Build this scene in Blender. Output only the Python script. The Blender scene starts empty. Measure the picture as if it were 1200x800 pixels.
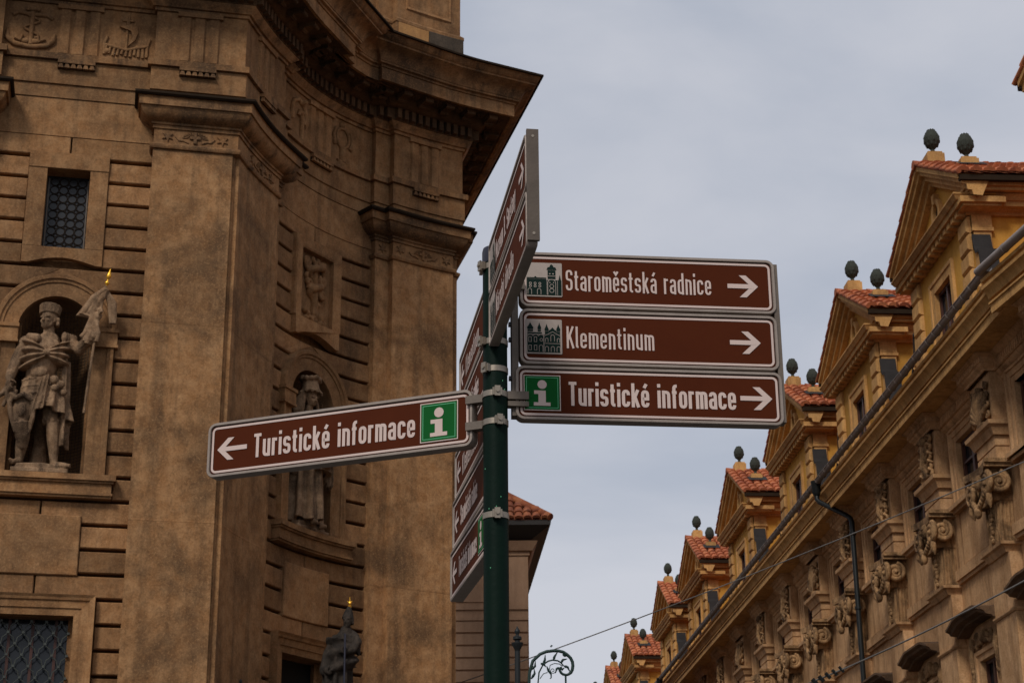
import bpy, bmesh, math, random
from mathutils import Vector, Matrix

random.seed(7)
S = bpy.context.scene
COL = S.collection
R = math.radians

# ------------------------------------------------------------------ camera
cd = bpy.data.cameras.new('camera')
cam = bpy.data.objects.new('camera', cd)
COL.objects.link(cam)
cd.sensor_width = 36.0
cd.lens = 63.54
cd.clip_start = 0.1
cd.clip_end = 3000
cam.matrix_world = (Matrix.Translation((0, 0, 1.6)) @ Matrix.Rotation(R(90 + 20.2), 4, 'X')
                    @ Matrix.Rotation(R(-0.48), 4, 'Z'))
cd.dof.use_dof = True
cd.dof.focus_distance = 6.6
cd.dof.aperture_fstop = 22.0
S.camera = cam

# ------------------------------------------------------------------ world: overcast sky
SUN_EL, SUN_AZ = 42.0, -22.0          # azimuth to the right of "straight behind the camera"
w = bpy.data.worlds.new('World')
S.world = w
w.use_nodes = True
nt = w.node_tree
nt.nodes.clear()
out = nt.nodes.new('ShaderNodeOutputWorld')
bg = nt.nodes.new('ShaderNodeBackground')
bg.inputs['Strength'].default_value = 0.1
sky = nt.nodes.new('ShaderNodeTexSky')
sky.sky_type = 'NISHITA'
sky.sun_disc = False
sky.sun_elevation = R(SUN_EL)
sky.sun_rotation = R(180 - SUN_AZ)
sky.dust_density = 2.0
tc = nt.nodes.new('ShaderNodeTexCoord')
mp = nt.nodes.new('ShaderNodeMapping')
mp.inputs['Scale'].default_value = (1.0, 1.0, 2.6)
n1 = nt.nodes.new('ShaderNodeTexNoise')
n1.inputs['Scale'].default_value = 3.2
n1.inputs['Detail'].default_value = 7
n1.inputs['Roughness'].default_value = 0.5
n1.inputs['Distortion'].default_value = 0.35
cr = nt.nodes.new('ShaderNodeValToRGB')
cr.color_ramp.elements[0].position = 0.38
cr.color_ramp.elements[0].color = (4.6, 4.95, 5.75, 1)
cr.color_ramp.elements[1].position = 0.63
cr.color_ramp.elements[1].color = (6.2, 6.3, 6.85, 1)
mx = nt.nodes.new('ShaderNodeMix')
mx.data_type = 'RGBA'
mx.inputs['Factor'].default_value = 0.9
L = nt.links.new
L(tc.outputs['Generated'], mp.inputs['Vector'])
L(mp.outputs['Vector'], n1.inputs['Vector'])
L(n1.outputs['Fac'], cr.inputs['Fac'])
L(sky.outputs['Color'], mx.inputs['A'])
L(cr.outputs['Color'], mx.inputs['B'])
L(mx.outputs['Result'], bg.inputs['Color'])
L(bg.outputs['Background'], out.inputs['Surface'])

# ------------------------------------------------------------------ sun behind thin cloud
sd = bpy.data.lights.new('sun', 'SUN')
sd.energy = 1.9
sd.angle = R(13)
sd.color = (1.0, 0.95, 0.88)
sun = bpy.data.objects.new('sun', sd)
COL.objects.link(sun)
sv = Vector((math.sin(R(SUN_AZ)) * math.cos(R(SUN_EL)), -math.cos(R(SUN_AZ)) * math.cos(R(SUN_EL)), math.sin(R(SUN_EL))))
sun.rotation_euler = sv.to_track_quat('Z', 'Y').to_euler()
sun.location = (8, -20, 30)

S.view_settings.view_transform = 'Standard'
S.view_settings.look = 'None'
S.view_settings.exposure = 0.0
S.view_settings.gamma = 1.0
S.view_settings.use_curve_mapping = False

# ------------------------------------------------------------------ materials
def newmat(name):
    m = bpy.data.materials.new(name)
    m.use_nodes = True
    t = m.node_tree
    b = t.nodes['Principled BSDF']
    return m, t, b

def mixrgb(t, a, b, fac, mode='MIX'):
    n = t.nodes.new('ShaderNodeMix')
    n.data_type = 'RGBA'
    n.blend_type = mode
    for s, v in (('A', a), ('B', b), ('Factor', fac)):
        if hasattr(v, 'is_linked') or hasattr(v, 'links'):
            t.links.new(v, n.inputs[s])
        elif s == 'Factor':
            n.inputs[s].default_value = v
        else:
            n.inputs[s].default_value = (*v, 1)
    return n.outputs['Result']

def noise(t, vec, scale, detail=5, rough=0.55, vscale=None, dist=0.0):
    if vscale:
        mpn = t.nodes.new('ShaderNodeMapping')
        mpn.inputs['Scale'].default_value = vscale
        t.links.new(vec, mpn.inputs['Vector'])
        vec = mpn.outputs['Vector']
    n = t.nodes.new('ShaderNodeTexNoise')
    n.inputs['Scale'].default_value = scale
    n.inputs['Detail'].default_value = detail
    n.inputs['Roughness'].default_value = rough
    n.inputs['Distortion'].default_value = dist
    t.links.new(vec, n.inputs['Vector'])
    return n.outputs['Fac']

def ramp(t, fac, lo, hi):
    n = t.nodes.new('ShaderNodeMapRange')
    n.inputs['From Min'].default_value = lo
    n.inputs['From Max'].default_value = hi
    n.clamp = True
    t.links.new(fac, n.inputs['Value'])
    return n.outputs['Result']

def mul(t, a, k):
    n = t.nodes.new('ShaderNodeMath')
    n.operation = 'MULTIPLY'
    t.links.new(a, n.inputs[0])
    n.inputs[1].default_value = k
    return n.outputs[0]

def stone(name, base, light, dark, grime=0.55, streak=0.5, bump=0.5, sc=1.0, var=0.22, rough=0.9):
    m, t, b = newmat(name)
    g = t.nodes.new('ShaderNodeNewGeometry').outputs['Position']
    big = noise(t, g, 0.9 * sc, 6, 0.6, dist=0.4)
    med = noise(t, g, 5.0 * sc, 6, 0.65)
    fin = noise(t, g, 32.0 * sc, 7, 0.8)
    mid_ = noise(t, g, 11.0 * sc, 6, 0.7, (1.0, 1.0, 0.55))
    stk = noise(t, g, 1.0, 5, 0.6, (4.5 * sc, 4.5 * sc, 0.35 * sc))
    c = mixrgb(t, base, light, ramp(t, med, 0.38, 0.72))
    c = mixrgb(t, c, dark, mul(t, ramp(t, big, 0.45, 0.64), grime))
    c = mixrgb(t, c, dark, mul(t, ramp(t, stk, 0.50, 0.70), streak))
    c = mixrgb(t, c, dark, mul(t, ramp(t, mid_, 0.48, 0.72), 0.45))
    c = mixrgb(t, c, dark, mul(t, ramp(t, fin, 0.50, 0.70), 0.58))
    c = mixrgb(t, c, light, mul(t, ramp(t, fin, 0.47, 0.30), 0.75))
    oi = t.nodes.new('ShaderNodeObjectInfo')
    mr = t.nodes.new('ShaderNodeMapRange')
    mr.inputs['To Min'].default_value = 1.0 - var
    mr.inputs['To Max'].default_value = 1.0 + var * 0.5
    t.links.new(oi.outputs['Random'], mr.inputs['Value'])
    vm = t.nodes.new('ShaderNodeVectorMath')
    vm.operation = 'SCALE'
    t.links.new(c, vm.inputs[0])
    t.links.new(mr.outputs['Result'], vm.inputs['Scale'])
    t.links.new(vm.outputs['Vector'], b.inputs['Base Color'])
    b.inputs['Roughness'].default_value = rough
    b.inputs['Specular IOR Level'].default_value = 0.2
    bm_ = t.nodes.new('ShaderNodeBump')
    bm_.inputs['Strength'].default_value = bump
    bm_.inputs['Distance'].default_value = 0.03
    mixh = t.nodes.new('ShaderNodeMath')
    mixh.operation = 'ADD'
    t.links.new(mul(t, fin, 0.55), mixh.inputs[0])
    t.links.new(med, mixh.inputs[1])
    t.links.new(mixh.outputs[0], bm_.inputs['Height'])
    t.links.new(bm_.outputs['Normal'], b.inputs['Normal'])
    return m

def plain(name, col, rough=0.6, metal=0.0, spec=0.4, nz=0.0, nscale=8.0, bump=0.0, dark=None):
    m, t, b = newmat(name)
    g = t.nodes.new('ShaderNodeNewGeometry').outputs['Position']
    if nz:
        f = noise(t, g, nscale, 6, 0.65)
        dk = dark or tuple(x * 0.45 for x in col)
        c = mixrgb(t, col, dk, mul(t, ramp(t, f, 0.42, 0.75), nz))
        t.links.new(c, b.inputs['Base Color'])
    else:
        b.inputs['Base Color'].default_value = (*col, 1)
    if bump:
        f2 = noise(t, g, nscale * 6, 4, 0.6)
        bn = t.nodes.new('ShaderNodeBump')
        bn.inputs['Strength'].default_value = bump
        bn.inputs['Distance'].default_value = 0.01
        t.links.new(f2, bn.inputs['Height'])
        t.links.new(bn.outputs['Normal'], b.inputs['Normal'])
    b.inputs['Roughness'].default_value = rough
    b.inputs['Metallic'].default_value = metal
    b.inputs['Specular IOR Level'].default_value = spec
    return m

M = {}
M['stone'] = stone('sandstone', (0.300, 0.144, 0.056), (0.43, 0.240, 0.110), (0.082, 0.045, 0.023))
M['block'] = stone('sandstone_blocks', (0.290, 0.139, 0.054), (0.41, 0.225, 0.104), (0.078, 0.043, 0.022), var=0.34)
M['pil'] = stone('sandstone_pilaster', (0.308, 0.148, 0.057), (0.47, 0.262, 0.120), (0.072, 0.041, 0.022), grime=0.72, streak=0.55)
M['corn'] = stone('sandstone_cornice', (0.280, 0.134, 0.052), (0.41, 0.225, 0.102), (0.046, 0.029, 0.018), grime=0.75, streak=0.85)
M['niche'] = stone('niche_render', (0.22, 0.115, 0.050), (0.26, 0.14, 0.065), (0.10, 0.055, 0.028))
M['newstone'] = stone('new_sandstone', (0.42, 0.215, 0.075), (0.48, 0.26, 0.10), (0.24, 0.12, 0.05), grime=0.3)
M['blackstone'] = stone('soot_stone', (0.075, 0.055, 0.038), (0.11, 0.08, 0.055), (0.028, 0.024, 0.02))
M['statue'] = stone('statue_stone', (0.235, 0.138, 0.074), (0.40, 0.258, 0.152), (0.042, 0.026, 0.016), grime=0.85, streak=0.85, sc=1.6, bump=0.6)
M['darkfig'] = stone('soot_black_statue', (0.034, 0.027, 0.022), (0.085, 0.062, 0.045), (0.010, 0.009, 0.008), sc=2, bump=0.8)
M['lead'] = plain('lead_sheet', (0.034, 0.031, 0.030), 0.7, 0.0, 0.12, 0.6, 5, 0.3)
M['capdark'] = plain('lead_capping', (0.030, 0.020, 0.013), 0.9, 0.0, 0.04, 0.5, 5)
M['gutter'] = plain('gutter_metal', (0.27, 0.22, 0.19), 0.45, 0.15, 0.5, 0.6, 3, 0.2)
M['gold'] = plain('gilding', (0.95, 0.50, 0.06), 0.35, 0.85, 0.5)
M['iron'] = plain('black_iron', (0.012, 0.014, 0.014), 0.5, 0.3, 0.4, 0.5, 12)
M['irongreen'] = plain('grille_iron', (0.060, 0.066, 0.058), 0.6, 0.3, 0.4, 0.5, 12)
M['net'] = plain('net_cord', (0.035, 0.028, 0.022), 0.9)
M['wire'] = plain('wire', (0.13, 0.12, 0.11), 0.5)
M['ylw'] = stone('ochre_render', (0.50, 0.25, 0.038), (0.55, 0.29, 0.06), (0.34, 0.16, 0.03), grime=0.4, streak=0.5, bump=0.15, var=0.16)
M['trim'] = stone('tan_render_trim', (0.54, 0.29, 0.095), (0.62, 0.36, 0.14), (0.22, 0.105, 0.036), grime=0.5, streak=0.65, bump=0.25, var=0.2)
M['fac'] = stone('facade_render', (0.53, 0.300, 0.140), (0.67, 0.41, 0.215), (0.19, 0.095, 0.040), grime=0.45, streak=0.75, bump=0.25, var=0.1)
M['carv'] = stone('carved_stucco', (0.42, 0.235, 0.105), (0.60, 0.36, 0.175), (0.055, 0.029, 0.014), grime=0.9, streak=0.8, bump=0.8, sc=2.2, var=0.15)
M['hood'] = stone('sooty_hood', (0.15, 0.085, 0.045), (0.21, 0.12, 0.065), (0.045, 0.028, 0.018), grime=0.7)
M['urn'] = plain('weathered_finial', (0.042, 0.046, 0.036), 0.85, 0, 0.2, 0.6, 9, 0.5)
M['frame'] = plain('window_frame_paint', (0.065, 0.022, 0.014), 0.5, 0, 0.4, 0.4, 10)
M['midwall'] = stone('pale_render', (0.33, 0.198, 0.118), (0.36, 0.222, 0.138), (0.21, 0.125, 0.075), grime=0.35, streak=0.4, bump=0.15, var=0.04)
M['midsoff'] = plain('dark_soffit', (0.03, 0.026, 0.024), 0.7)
# roof tiles with per-position colour
def tilemat(name='clay_tiles', k=1.0):
    m, t, b = newmat(name)
    g = t.nodes.new('ShaderNodeNewGeometry').outputs['Position']
    v = t.nodes.new('ShaderNodeTexVoronoi')
    v.inputs['Scale'].default_value = 3.6
    t.links.new(g, v.inputs['Vector'])
    sep = t.nodes.new('ShaderNodeSeparateColor')
    t.links.new(v.outputs['Color'], sep.inputs['Color'])
    c = mixrgb(t, tuple(k * q for q in (0.47, 0.145, 0.060)), tuple(k * q for q in (0.27, 0.075, 0.035)), sep.outputs['Red'])
    c = mixrgb(t, c, tuple(k * q for q in (0.58, 0.22, 0.095)), mul(t, ramp(t, sep.outputs['Green'], 0.65, 1.0), 0.8))
    c = mixrgb(t, c, (0.10, 0.050, 0.034), mul(t, ramp(t, noise(t, g, 7, 6, 0.7), 0.5, 0.75), 0.75))
    t.links.new(c, b.inputs['Base Color'])
    b.inputs['Roughness'].default_value = 0.85
    b.inputs['Specular IOR Level'].default_value = 0.2
    return m
M['tile'] = tilemat()
M['oldtile'] = tilemat('weathered_tiles', 0.55)
M['shadesoff'] = stone('shade_darkened_stone', (0.105, 0.055, 0.026), (0.16, 0.085, 0.040), (0.035, 0.022, 0.013), grime=0.7)  # sandstone darkened to paint in the shade under the cornice
def glassmat(name, col, rough=0.12):
    m, t, b = newmat(name)
    b.inputs['Base Color'].default_value = (*col, 1)
    b.inputs['Roughness'].default_value = rough
    b.inputs['Specular IOR Level'].default_value = 0.35
    g = t.nodes.new('ShaderNodeNewGeometry').outputs['Position']
    bn = t.nodes.new('ShaderNodeBump')
    bn.inputs['Strength'].default_value = 0.12
    bn.inputs['Distance'].default_value = 0.02
    t.links.new(noise(t, g, 3.0, 2), bn.inputs['Height'])
    t.links.new(bn.outputs['Normal'], b.inputs['Normal'])
    return m
M['glass'] = glassmat('window_glass', (0.012, 0.014, 0.017))
M['leadglass'] = glassmat('old_glass', (0.018, 0.019, 0.021), 0.35)

M['dark'] = plain('dark_interior', (0.010, 0.008, 0.006), 0.9)
M['alu'] = plain('aluminium', (0.30, 0.245, 0.205), 0.5, 0.2, 0.3, 0.5, 14, 0.1, (0.17, 0.135, 0.11))
M['aludark'] = plain('aluminium_edge', (0.14, 0.108, 0.082), 0.6, 0.15, 0.5, 0.5, 14, 0.1)
M['steel'] = plain('clamp_steel', (0.28, 0.235, 0.185), 0.45, 0.55, 0.5, 0.4, 30)
M['brown'] = plain('sign_brown', (0.076, 0.0155, 0.0042), 0.6, 0, 0.06, 0.5, 7, 0.0, (0.055, 0.0105, 0.003))
M['white'] = plain('sign_white', (0.62, 0.485, 0.43), 0.6, 0, 0.12, 0.35, 6, 0, (0.48, 0.36, 0.32))
M['green'] = plain('sign_green', (0.002, 0.092, 0.014), 0.6, 0, 0.1, 0.2, 6)
M['black'] = plain('sign_black', (0.004, 0.016, 0.012), 0.6, 0, 0.1)
M['pictogrey'] = plain('faded_sign_white', (0.40, 0.335, 0.29), 0.6, 0, 0.1, 0.4, 9)
M['seam'] = plain('sign_gap', (0.030, 0.012, 0.010), 0.6)
M['post'] = plain('post_green', (0.0035, 0.0120, 0.0078), 0.55, 0.0, 0.06, 0.5, 9, 0.15, (0.0025, 0.0075, 0.005))
M['postcap'] = plain('post_cap', (0.015, 0.015, 0.028), 0.45)
M['ground'] = stone('cobbles', (0.07, 0.065, 0.06), (0.10, 0.092, 0.083), (0.05, 0.045, 0.04), sc=2)

# ------------------------------------------------------------------ mesh building
class MB:
    def __init__(self):
        self.v, self.f, self.mi = [], [], []
    def add(self, vs, fs, mi=0):
        n = len(self.v)
        self.v += [tuple(p) for p in vs]
        self.f += [tuple(i + n for i in f) for f in fs]
        self.mi += [mi] * len(fs)
    def box(self, a, b, mi=0, fn=None):
        x0, y0, z0 = a
        x1, y1, z1 = b
        vs = [(x0, y0, z0), (x1, y0, z0), (x1, y1, z0), (x0, y1, z0), (x0, y0, z1), (x1, y0, z1), (x1, y1, z1), (x0, y1, z1)]
        if fn:
            vs = [fn(*p) for p in vs]
        self.add(vs, [(0, 3, 2, 1), (4, 5, 6, 7), (0, 1, 5, 4), (1, 2, 6, 5), (2, 3, 7, 6), (3, 0, 4, 7)], mi)
    def prism(self, poly, fn, d0, d1, mi=0):
        """poly in 2D (a,b); fn(a,b,d)->xyz ; extruded d0..d1"""
        n = len(poly)
        vs = [fn(a, b, d0) for a, b in poly] + [fn(a, b, d1) for a, b in poly]
        fs = [tuple(range(n - 1, -1, -1)), tuple(range(n, 2 * n))]
        fs += [(i, (i + 1) % n, n + (i + 1) % n, n + i) for i in range(n)]
        self.add(vs, fs, mi)
    def tube(self, pts, r, seg=8, mi=0, caps=True):
        pts = [Vector(p) for p in pts]
        n = len(pts)
        rr = r if isinstance(r, (list, tuple)) else [r] * n
        rings = []
        prev = None
        for i, p in enumerate(pts):
            d = (pts[min(i + 1, n - 1)] - pts[max(i - 1, 0)])
            if d.length < 1e-9:
                d = Vector((0, 0, 1))
            d.normalize()
            if prev is None:
                up = Vector((0, 0, 1)) if abs(d.z) < 0.9 else Vector((1, 0, 0))
                a = d.cross(up).normalized()
            else:
                a = (prev - d * prev.dot(d))
                if a.length < 1e-6:
                    a = d.orthogonal()
                a.normalize()
            prev = a
            b = d.cross(a)
            rings.append([p + (a * math.cos(2 * math.pi * k / seg) + b * math.sin(2 * math.pi * k / seg)) * rr[i] for k in range(seg)])
        vs = [q for g in rings for q in g]
        fs = []
        for i in range(n - 1):
            for k in range(seg):
                k2 = (k + 1) % seg
                fs.append((i * seg + k, i * seg + k2, (i + 1) * seg + k2, (i + 1) * seg + k))
        if caps:
            fs.append(tuple(range(seg - 1, -1, -1)))
            fs.append(tuple((n - 1) * seg + k for k in range(seg)))
        self.add(vs, fs, mi)
    def lathe(self, prof, c=(0, 0, 0), seg=14, mi=0):
        vs, fs = [], []
        for r_, z in prof:
            for k in range(seg):
                a = 2 * math.pi * k / seg
                vs.append((c[0] + r_ * math.cos(a), c[1] + r_ * math.sin(a), c[2] + z))
        n = len(prof)
        for i in range(n - 1):
            for k in range(seg):
                k2 = (k + 1) % seg
                fs.append((i * seg + k, i * seg + k2, (i + 1) * seg + k2, (i + 1) * seg + k))
        fs.append(tuple(range(seg - 1, -1, -1)))
        fs.append(tuple((n - 1) * seg + k for k in range(seg)))
        self.add(vs, fs, mi)
    def ell(self, c, r, seg=10, rings=6, rot=None, mi=0):
        vs, fs = [], []
        c = Vector(c)
        for i in range(rings + 1):
            ph = math.pi * i / rings
            for k in range(seg):
                a = 2 * math.pi * k / seg
                p = Vector((r[0] * math.sin(ph) * math.cos(a), r[1] * math.sin(ph) * math.sin(a), r[2] * math.cos(ph)))
                if rot:
                    p = rot @ p
                vs.append(c + p)
        for i in range(rings):
            for k in range(seg):
                k2 = (k + 1) % seg
                fs.append((i * seg + k, (i + 1) * seg + k, (i + 1) * seg + k2, i * seg + k2))
        self.add(vs, fs, mi)
    def mesh(self, name, smooth=None):
        me = bpy.data.meshes.new(name)
        me.from_pydata(self.v, [], self.f)
        if any(self.mi):
            me.polygons.foreach_set('material_index', self.mi)
        if smooth:
            me.polygons.foreach_set('use_smooth', [True] * len(me.polygons))
            me.set_sharp_from_angle(angle=R(smooth))
        me.update()
        return me
    def build(self, name, mats, parent=None, smooth=None, loc=None, rotz=None):
        me = self.mesh(name, smooth)
        for m in (mats if isinstance(mats, (list, tuple)) else [mats]):
            me.materials.append(m)
        return link(name, me, parent, loc, rotz)

def link(name, me, parent=None, loc=None, rotz=None):
    o = bpy.data.objects.new(name, me)
    COL.objects.link(o)
    if parent is not None:
        o.parent = parent
    if loc is not None:
        o.location = loc
    if rotz is not None:
        o.rotation_euler = (0, 0, rotz)
    return o

def empty(name, loc, rotz=0.0):
    o = bpy.data.objects.new(name, None)
    COL.objects.link(o)
    o.location = loc
    o.rotation_euler = (0, 0, rotz)
    o.empty_display_size = 0.3
    return o

def tag(o, label, cat, group=None):
    o['label'] = label
    o['category'] = cat
    if group:
        o['group'] = group
    return o

def copy_tree(o, parent=None, loc=None, rotz=None):
    c = o.copy()
    COL.objects.link(c)
    if parent is not None:
        c.parent = parent
    if loc is not None:
        c.location = loc
    if rotz is not None:
        c.rotation_euler = (0, 0, rotz)
    for ch in list(o.children):
        copy_tree(ch, c)
    return c

def mitre(pts, closed=False):
    n = len(pts)
    ms = []
    for i in range(n):
        def nrm(a, b):
            dx, dy = b[0] - a[0], b[1] - a[1]
            l = math.hypot(dx, dy) or 1e-9
            return (dy / l, -dx / l)
        if closed:
            n1 = nrm(pts[i - 1], pts[i])
            n2 = nrm(pts[i], pts[(i + 1) % n])
        else:
            n1 = nrm(pts[max(i - 1, 0)], pts[max(i - 1, 0) + 1])
            n2 = nrm(pts[min(i, n - 2)], pts[min(i, n - 2) + 1])
        k = 1 + n1[0] * n2[0] + n1[1] * n2[1]
        k = max(k, 0.25)
        ms.append(((n1[0] + n2[0]) / k, (n1[1] + n2[1]) / k))
    return ms

def sweep(mb, pts, prof, closed=False, fn=None, caps=True, mi=0):
    """prof: list of (offset, height). fn(x, y, h) -> xyz"""
    fn = fn or (lambda x, y, h: (x, y, h))
    ms = mitre(pts, closed)
    n, k = len(pts), len(prof)
    vs = []
    for (px, py), (mx_, my_) in zip(pts, ms):
        for o, h in prof:
            vs.append(fn(px + mx_ * o, py + my_ * o, h))
    fs = []
    for i in range(n if closed else n - 1):
        j = (i + 1) % n
        for a in range(k - 1):
            fs.append((i * k + a, j * k + a, j * k + a + 1, i * k + a + 1))
    if caps and not closed:
        fs.append(tuple(range(k - 1, -1, -1)))
        fs.append(tuple((n - 1) * k + a for a in range(k)))
    mb.add(vs, fs, mi)

def arcpts(cx, cy, r, a0, a1, n):
    return [(cx + r * math.cos(R(a0 + (a1 - a0) * i / n)), cy + r * math.sin(R(a0 + (a1 - a0) * i / n))) for i in range(n + 1)]

def rrect(x0, y0, x1, y1, r, n=6):
    return (arcpts(x1 - r, y1 - r, r, 0, 90, n) + arcpts(x0 + r, y1 - r, r, 90, 180, n)
            + arcpts(x0 + r, y0 + r, r, 180, 270, n) + arcpts(x1 - r, y0 + r, r, 270, 360, n))

def spiral(c, r0, r1, turns, n, fn, start=0.0, sgn=1):
    o = []
    for i in range(n + 1):
        f = i / n
        a = start + sgn * turns * 2 * math.pi * f
        r = r0 + (r1 - r0) * f
        o.append(fn(c[0] + r * math.cos(a), c[1] + r * math.sin(a)))
    return o

def sculpt(name, mb, voxel, mat, parent=None, smooth_it=3, disp=0.0, loc=None, rotz=None, nscale=0.12):
    """fuse overlapping closed shapes into one carved surface"""
    me = mb.mesh(name + '_src')
    o = bpy.data.objects.new(name + '_src', me)
    COL.objects.link(o)
    md = o.modifiers.new('r', 'REMESH')
    md.mode = 'VOXEL'
    md.voxel_size = voxel
    sm = o.modifiers.new('s', 'SMOOTH')
    sm.factor = 0.5
    sm.iterations = smooth_it
    if disp:
        tx = bpy.data.textures.new(name + '_t', 'CLOUDS')
        tx.noise_scale = nscale
        dm = o.modifiers.new('d', 'DISPLACE')
        dm.texture = tx
        dm.strength = disp
        dm.mid_level = 0.5
    dg = bpy.context.evaluated_depsgraph_get()
    ev = o.evaluated_get(dg)
    nm = bpy.data.meshes.new_from_object(ev)
    bpy.data.objects.remove(o)
    bpy.data.meshes.remove(me)
    nm.name = name
    nm.materials.clear()
    nm.materials.append(mat)
    nm.polygons.foreach_set('use_smooth', [True] * len(nm.polygons))
    return link(name, nm, parent, loc, rotz)

# ------------------------------------------------------------------ ground
g = MB()
g.add([(-900, -900, 0), (900, -900, 0), (900, 900, 0), (-900, 900, 0)], [(0, 1, 2, 3)])
gr = g.build('ground', M['ground'])
gr['kind'] = 'structure'

# ================================================================== CHURCH
CH = Vector((-3.0, 26.5, 0.0))
church = empty('baroque_church', CH)
tag(church, 'brown sandstone baroque church with concave corner bay, pilasters, statue niches and heavy curved cornice', 'church')
LA = R(12.5)
LD, LN = (math.cos(LA), math.sin(LA)), (math.sin(LA), -math.cos(LA))
LP = (-5.66, 25.28)
AC = (0.63, 26.0)

def RW(th):
    r = 4.72
    if th > 160:
        r += 0.45 * ((th - 160) / 28.0) ** 1.6
    if th < 126:
        r += 0.22 * ((126 - th) / 26.0) ** 1.6
    return r
def LW(s, o=0.0):
    return (LP[0] + LD[0] * s + LN[0] * o, LP[1] + LD[1] * s + LN[1] * o)
def ARC(th, o=0.0):
    r = RW(th) - o
    return (AC[0] + r * math.cos(R(th)), AC[1] + r * math.sin(R(th)))
def ch(x, y, z):
    return (x - CH.x, y - CH.y, z)

def arc(t0, t1, o, step=2.0):
    n = max(1, int(abs(t1 - t0) / step + 0.5))
    return [ARC(t0 + (t1 - t0) * i / n, o) for i in range(n + 1)]

def fold(o, of=None):
    of = o if of is None else of
    # intersection of the front plane at offset o with the concave face at offset o
    best = None
    for k in range(1600):
        th = 192 - k * 0.01
        x, y = ARC(th, o)
        d = (x - LP[0]) * LN[0] + (y - LP[1]) * LN[1] - of
        if best is None or abs(d) < best[0]:
            best = (abs(d), th)
    return best[1]

SIDE = (math.cos(R(104)), math.sin(R(104)))
def backfrom(p, l):
    return (p[0] + SIDE[0] * l, p[1] + SIDE[1] * l)

# ---- shared plan paths
def path_P0(o=0.25):
    return [LW(-3.95, -0.05), LW(-3.95, o), LW(-2.35, o), LW(-2.35, -0.05)]
def path_P1(o=0.25, o2=0.12):
    th = fold(o)
    return [LW(0.11, -0.05), LW(0.11, o)] + arc(th, 168, o) + [ARC(168, o2), ARC(164.2, o2), ARC(164.2, -0.05)]
def path_P2(o=0.25, o2=0.12):
    e = ARC(110.2, o2)
    return [ARC(131.3, -0.05), ARC(131.3, o2)] + [ARC(127.6, o2)] + arc(127.6, 111.7, o) + [ARC(111.7, o2), e, backfrom(e, 6.0)]
def path_ent(o, o2):
    of = 0.13
    th = fold(o, of)
    e = ARC(109.6, o)
    return ([LW(-9, 0), LW(-4.0, 0), LW(-4.0, of), LW(-2.3, of), LW(-2.3, 0), LW(0.05, 0), LW(0.05, of)]
            + arc(th, 168, o) + [ARC(168, o2), ARC(163.8, o2)] + arc(163.8, 131.6, 0.0) + [ARC(131.6, o2), ARC(127.6, o2)]
            + arc(127.6, 109.6, o) + [backfrom(e, 14.0)])

# ---- backing walls of the plain parts and the pilasters
def shaft(name, pts):
    m = MB()
    sweep(m, pts, [(0, 0.0), (0, 14.03)], fn=ch, caps=False)
    return m.build(name, M['pil'], church, smooth=25)
pil_paths = [path_P0(), path_P1(), path_P2()]
th_ = fold(0.25)
thn = fold(0.17)
fs_ = (ARC(th_, 0.25)[0] - LP[0]) / LD[0]
shaft_P1 = ([LW(0.11, -0.05), LW(0.11, 0.25), LW(fs_ - 0.13, 0.25), LW(fs_ - 0.13, 0.19), ARC(fold(0.19), 0.19), ARC(th_ - 1.2, 0.19), ARC(th_ - 1.2, 0.25)]
            + arc(th_ - 1.2, 168, 0.25)[1:] + [ARC(168, 0.12), ARC(164.2, 0.12), ARC(164.2, -0.05)])
pilasters = [shaft('pilaster', p) for p in (pil_paths[0], shaft_P1, pil_paths[2])]
# shallow bed joint rings on the shafts (a wash of mortar)
for p, ob in zip(pil_paths, pilasters):
    m = MB()
    sweep(m, p, [(-0.12, 14.03), (0.035, 14.04), (0.055, 14.07), (0.055, 14.10), (0.02, 14.125), (0.0, 14.13), (-0.12, 14.13)], fn=ch)
    m.build('astragal', M['corn'], ob, smooth=35)
    m = MB()
    sweep(m, p, [(0, 14.128), (0, 14.38)], fn=ch, caps=False)
    m.build('necking', M['stone'], ob, smooth=25)
    m = MB()
    prof = [(-0.02, 14.38), (0.025, 14.38), (0.025, 14.43), (0.05, 14.44), (0.05, 14.475), (0.09, 14.49), (0.15, 14.525), (0.20, 14.585), (0.225, 14.65),
            (0.225, 14.662), (0.255, 14.664), (0.26, 14.80), (0.275, 14.805), (-0.02, 14.806)]
    sweep(m, p, prof, fn=ch)
    m.build('capital', M['corn'], ob, smooth=40)
    m = MB()
    sweep(m, p, [(0.0, 14.807), (0.30, 14.808), (0.325, 14.832), (0.325, 14.866), (0.30, 14.874), (0.0, 14.92)], fn=ch)
    m.build('lead_cap', M['capdark'], ob)

# bed joints in the shafts: thin proud mortar seams
for p, ob in zip((pil_paths[0], shaft_P1, pil_paths[2]), pilasters):
    for zz in (8.16, 11.18):
        m = MB()
        sweep(m, p, [(-0.02, zz), (0.0025, zz + 0.006), (0.0025, zz + 0.034), (-0.02, zz + 0.04)], fn=ch, caps=False)
        m.build('mortar_seam', M['stone'], ob)

def star(m, fn, u, z, r, o0, o1, k=6):
    pts = []
    for i in range(2 * k):
        a = math.pi * i / k + math.pi / 2
        rr_ = r if i % 2 == 0 else r * 0.38
        pts.append((u + rr_ * math.cos(a), z + rr_ * math.sin(a)))
    m.prism(pts, lambda a, b, d: fn(a, b, d), o0, o1)

def mapL(s0, off=0.0):
    return lambda u, z, o: ch(*LW(s0 + u, o + off), z)
def mapA(th0, off=0.0):
    return lambda u, z, o: ch(*ARC(th0 - math.degrees(u / 4.72), o + off), z)

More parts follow.
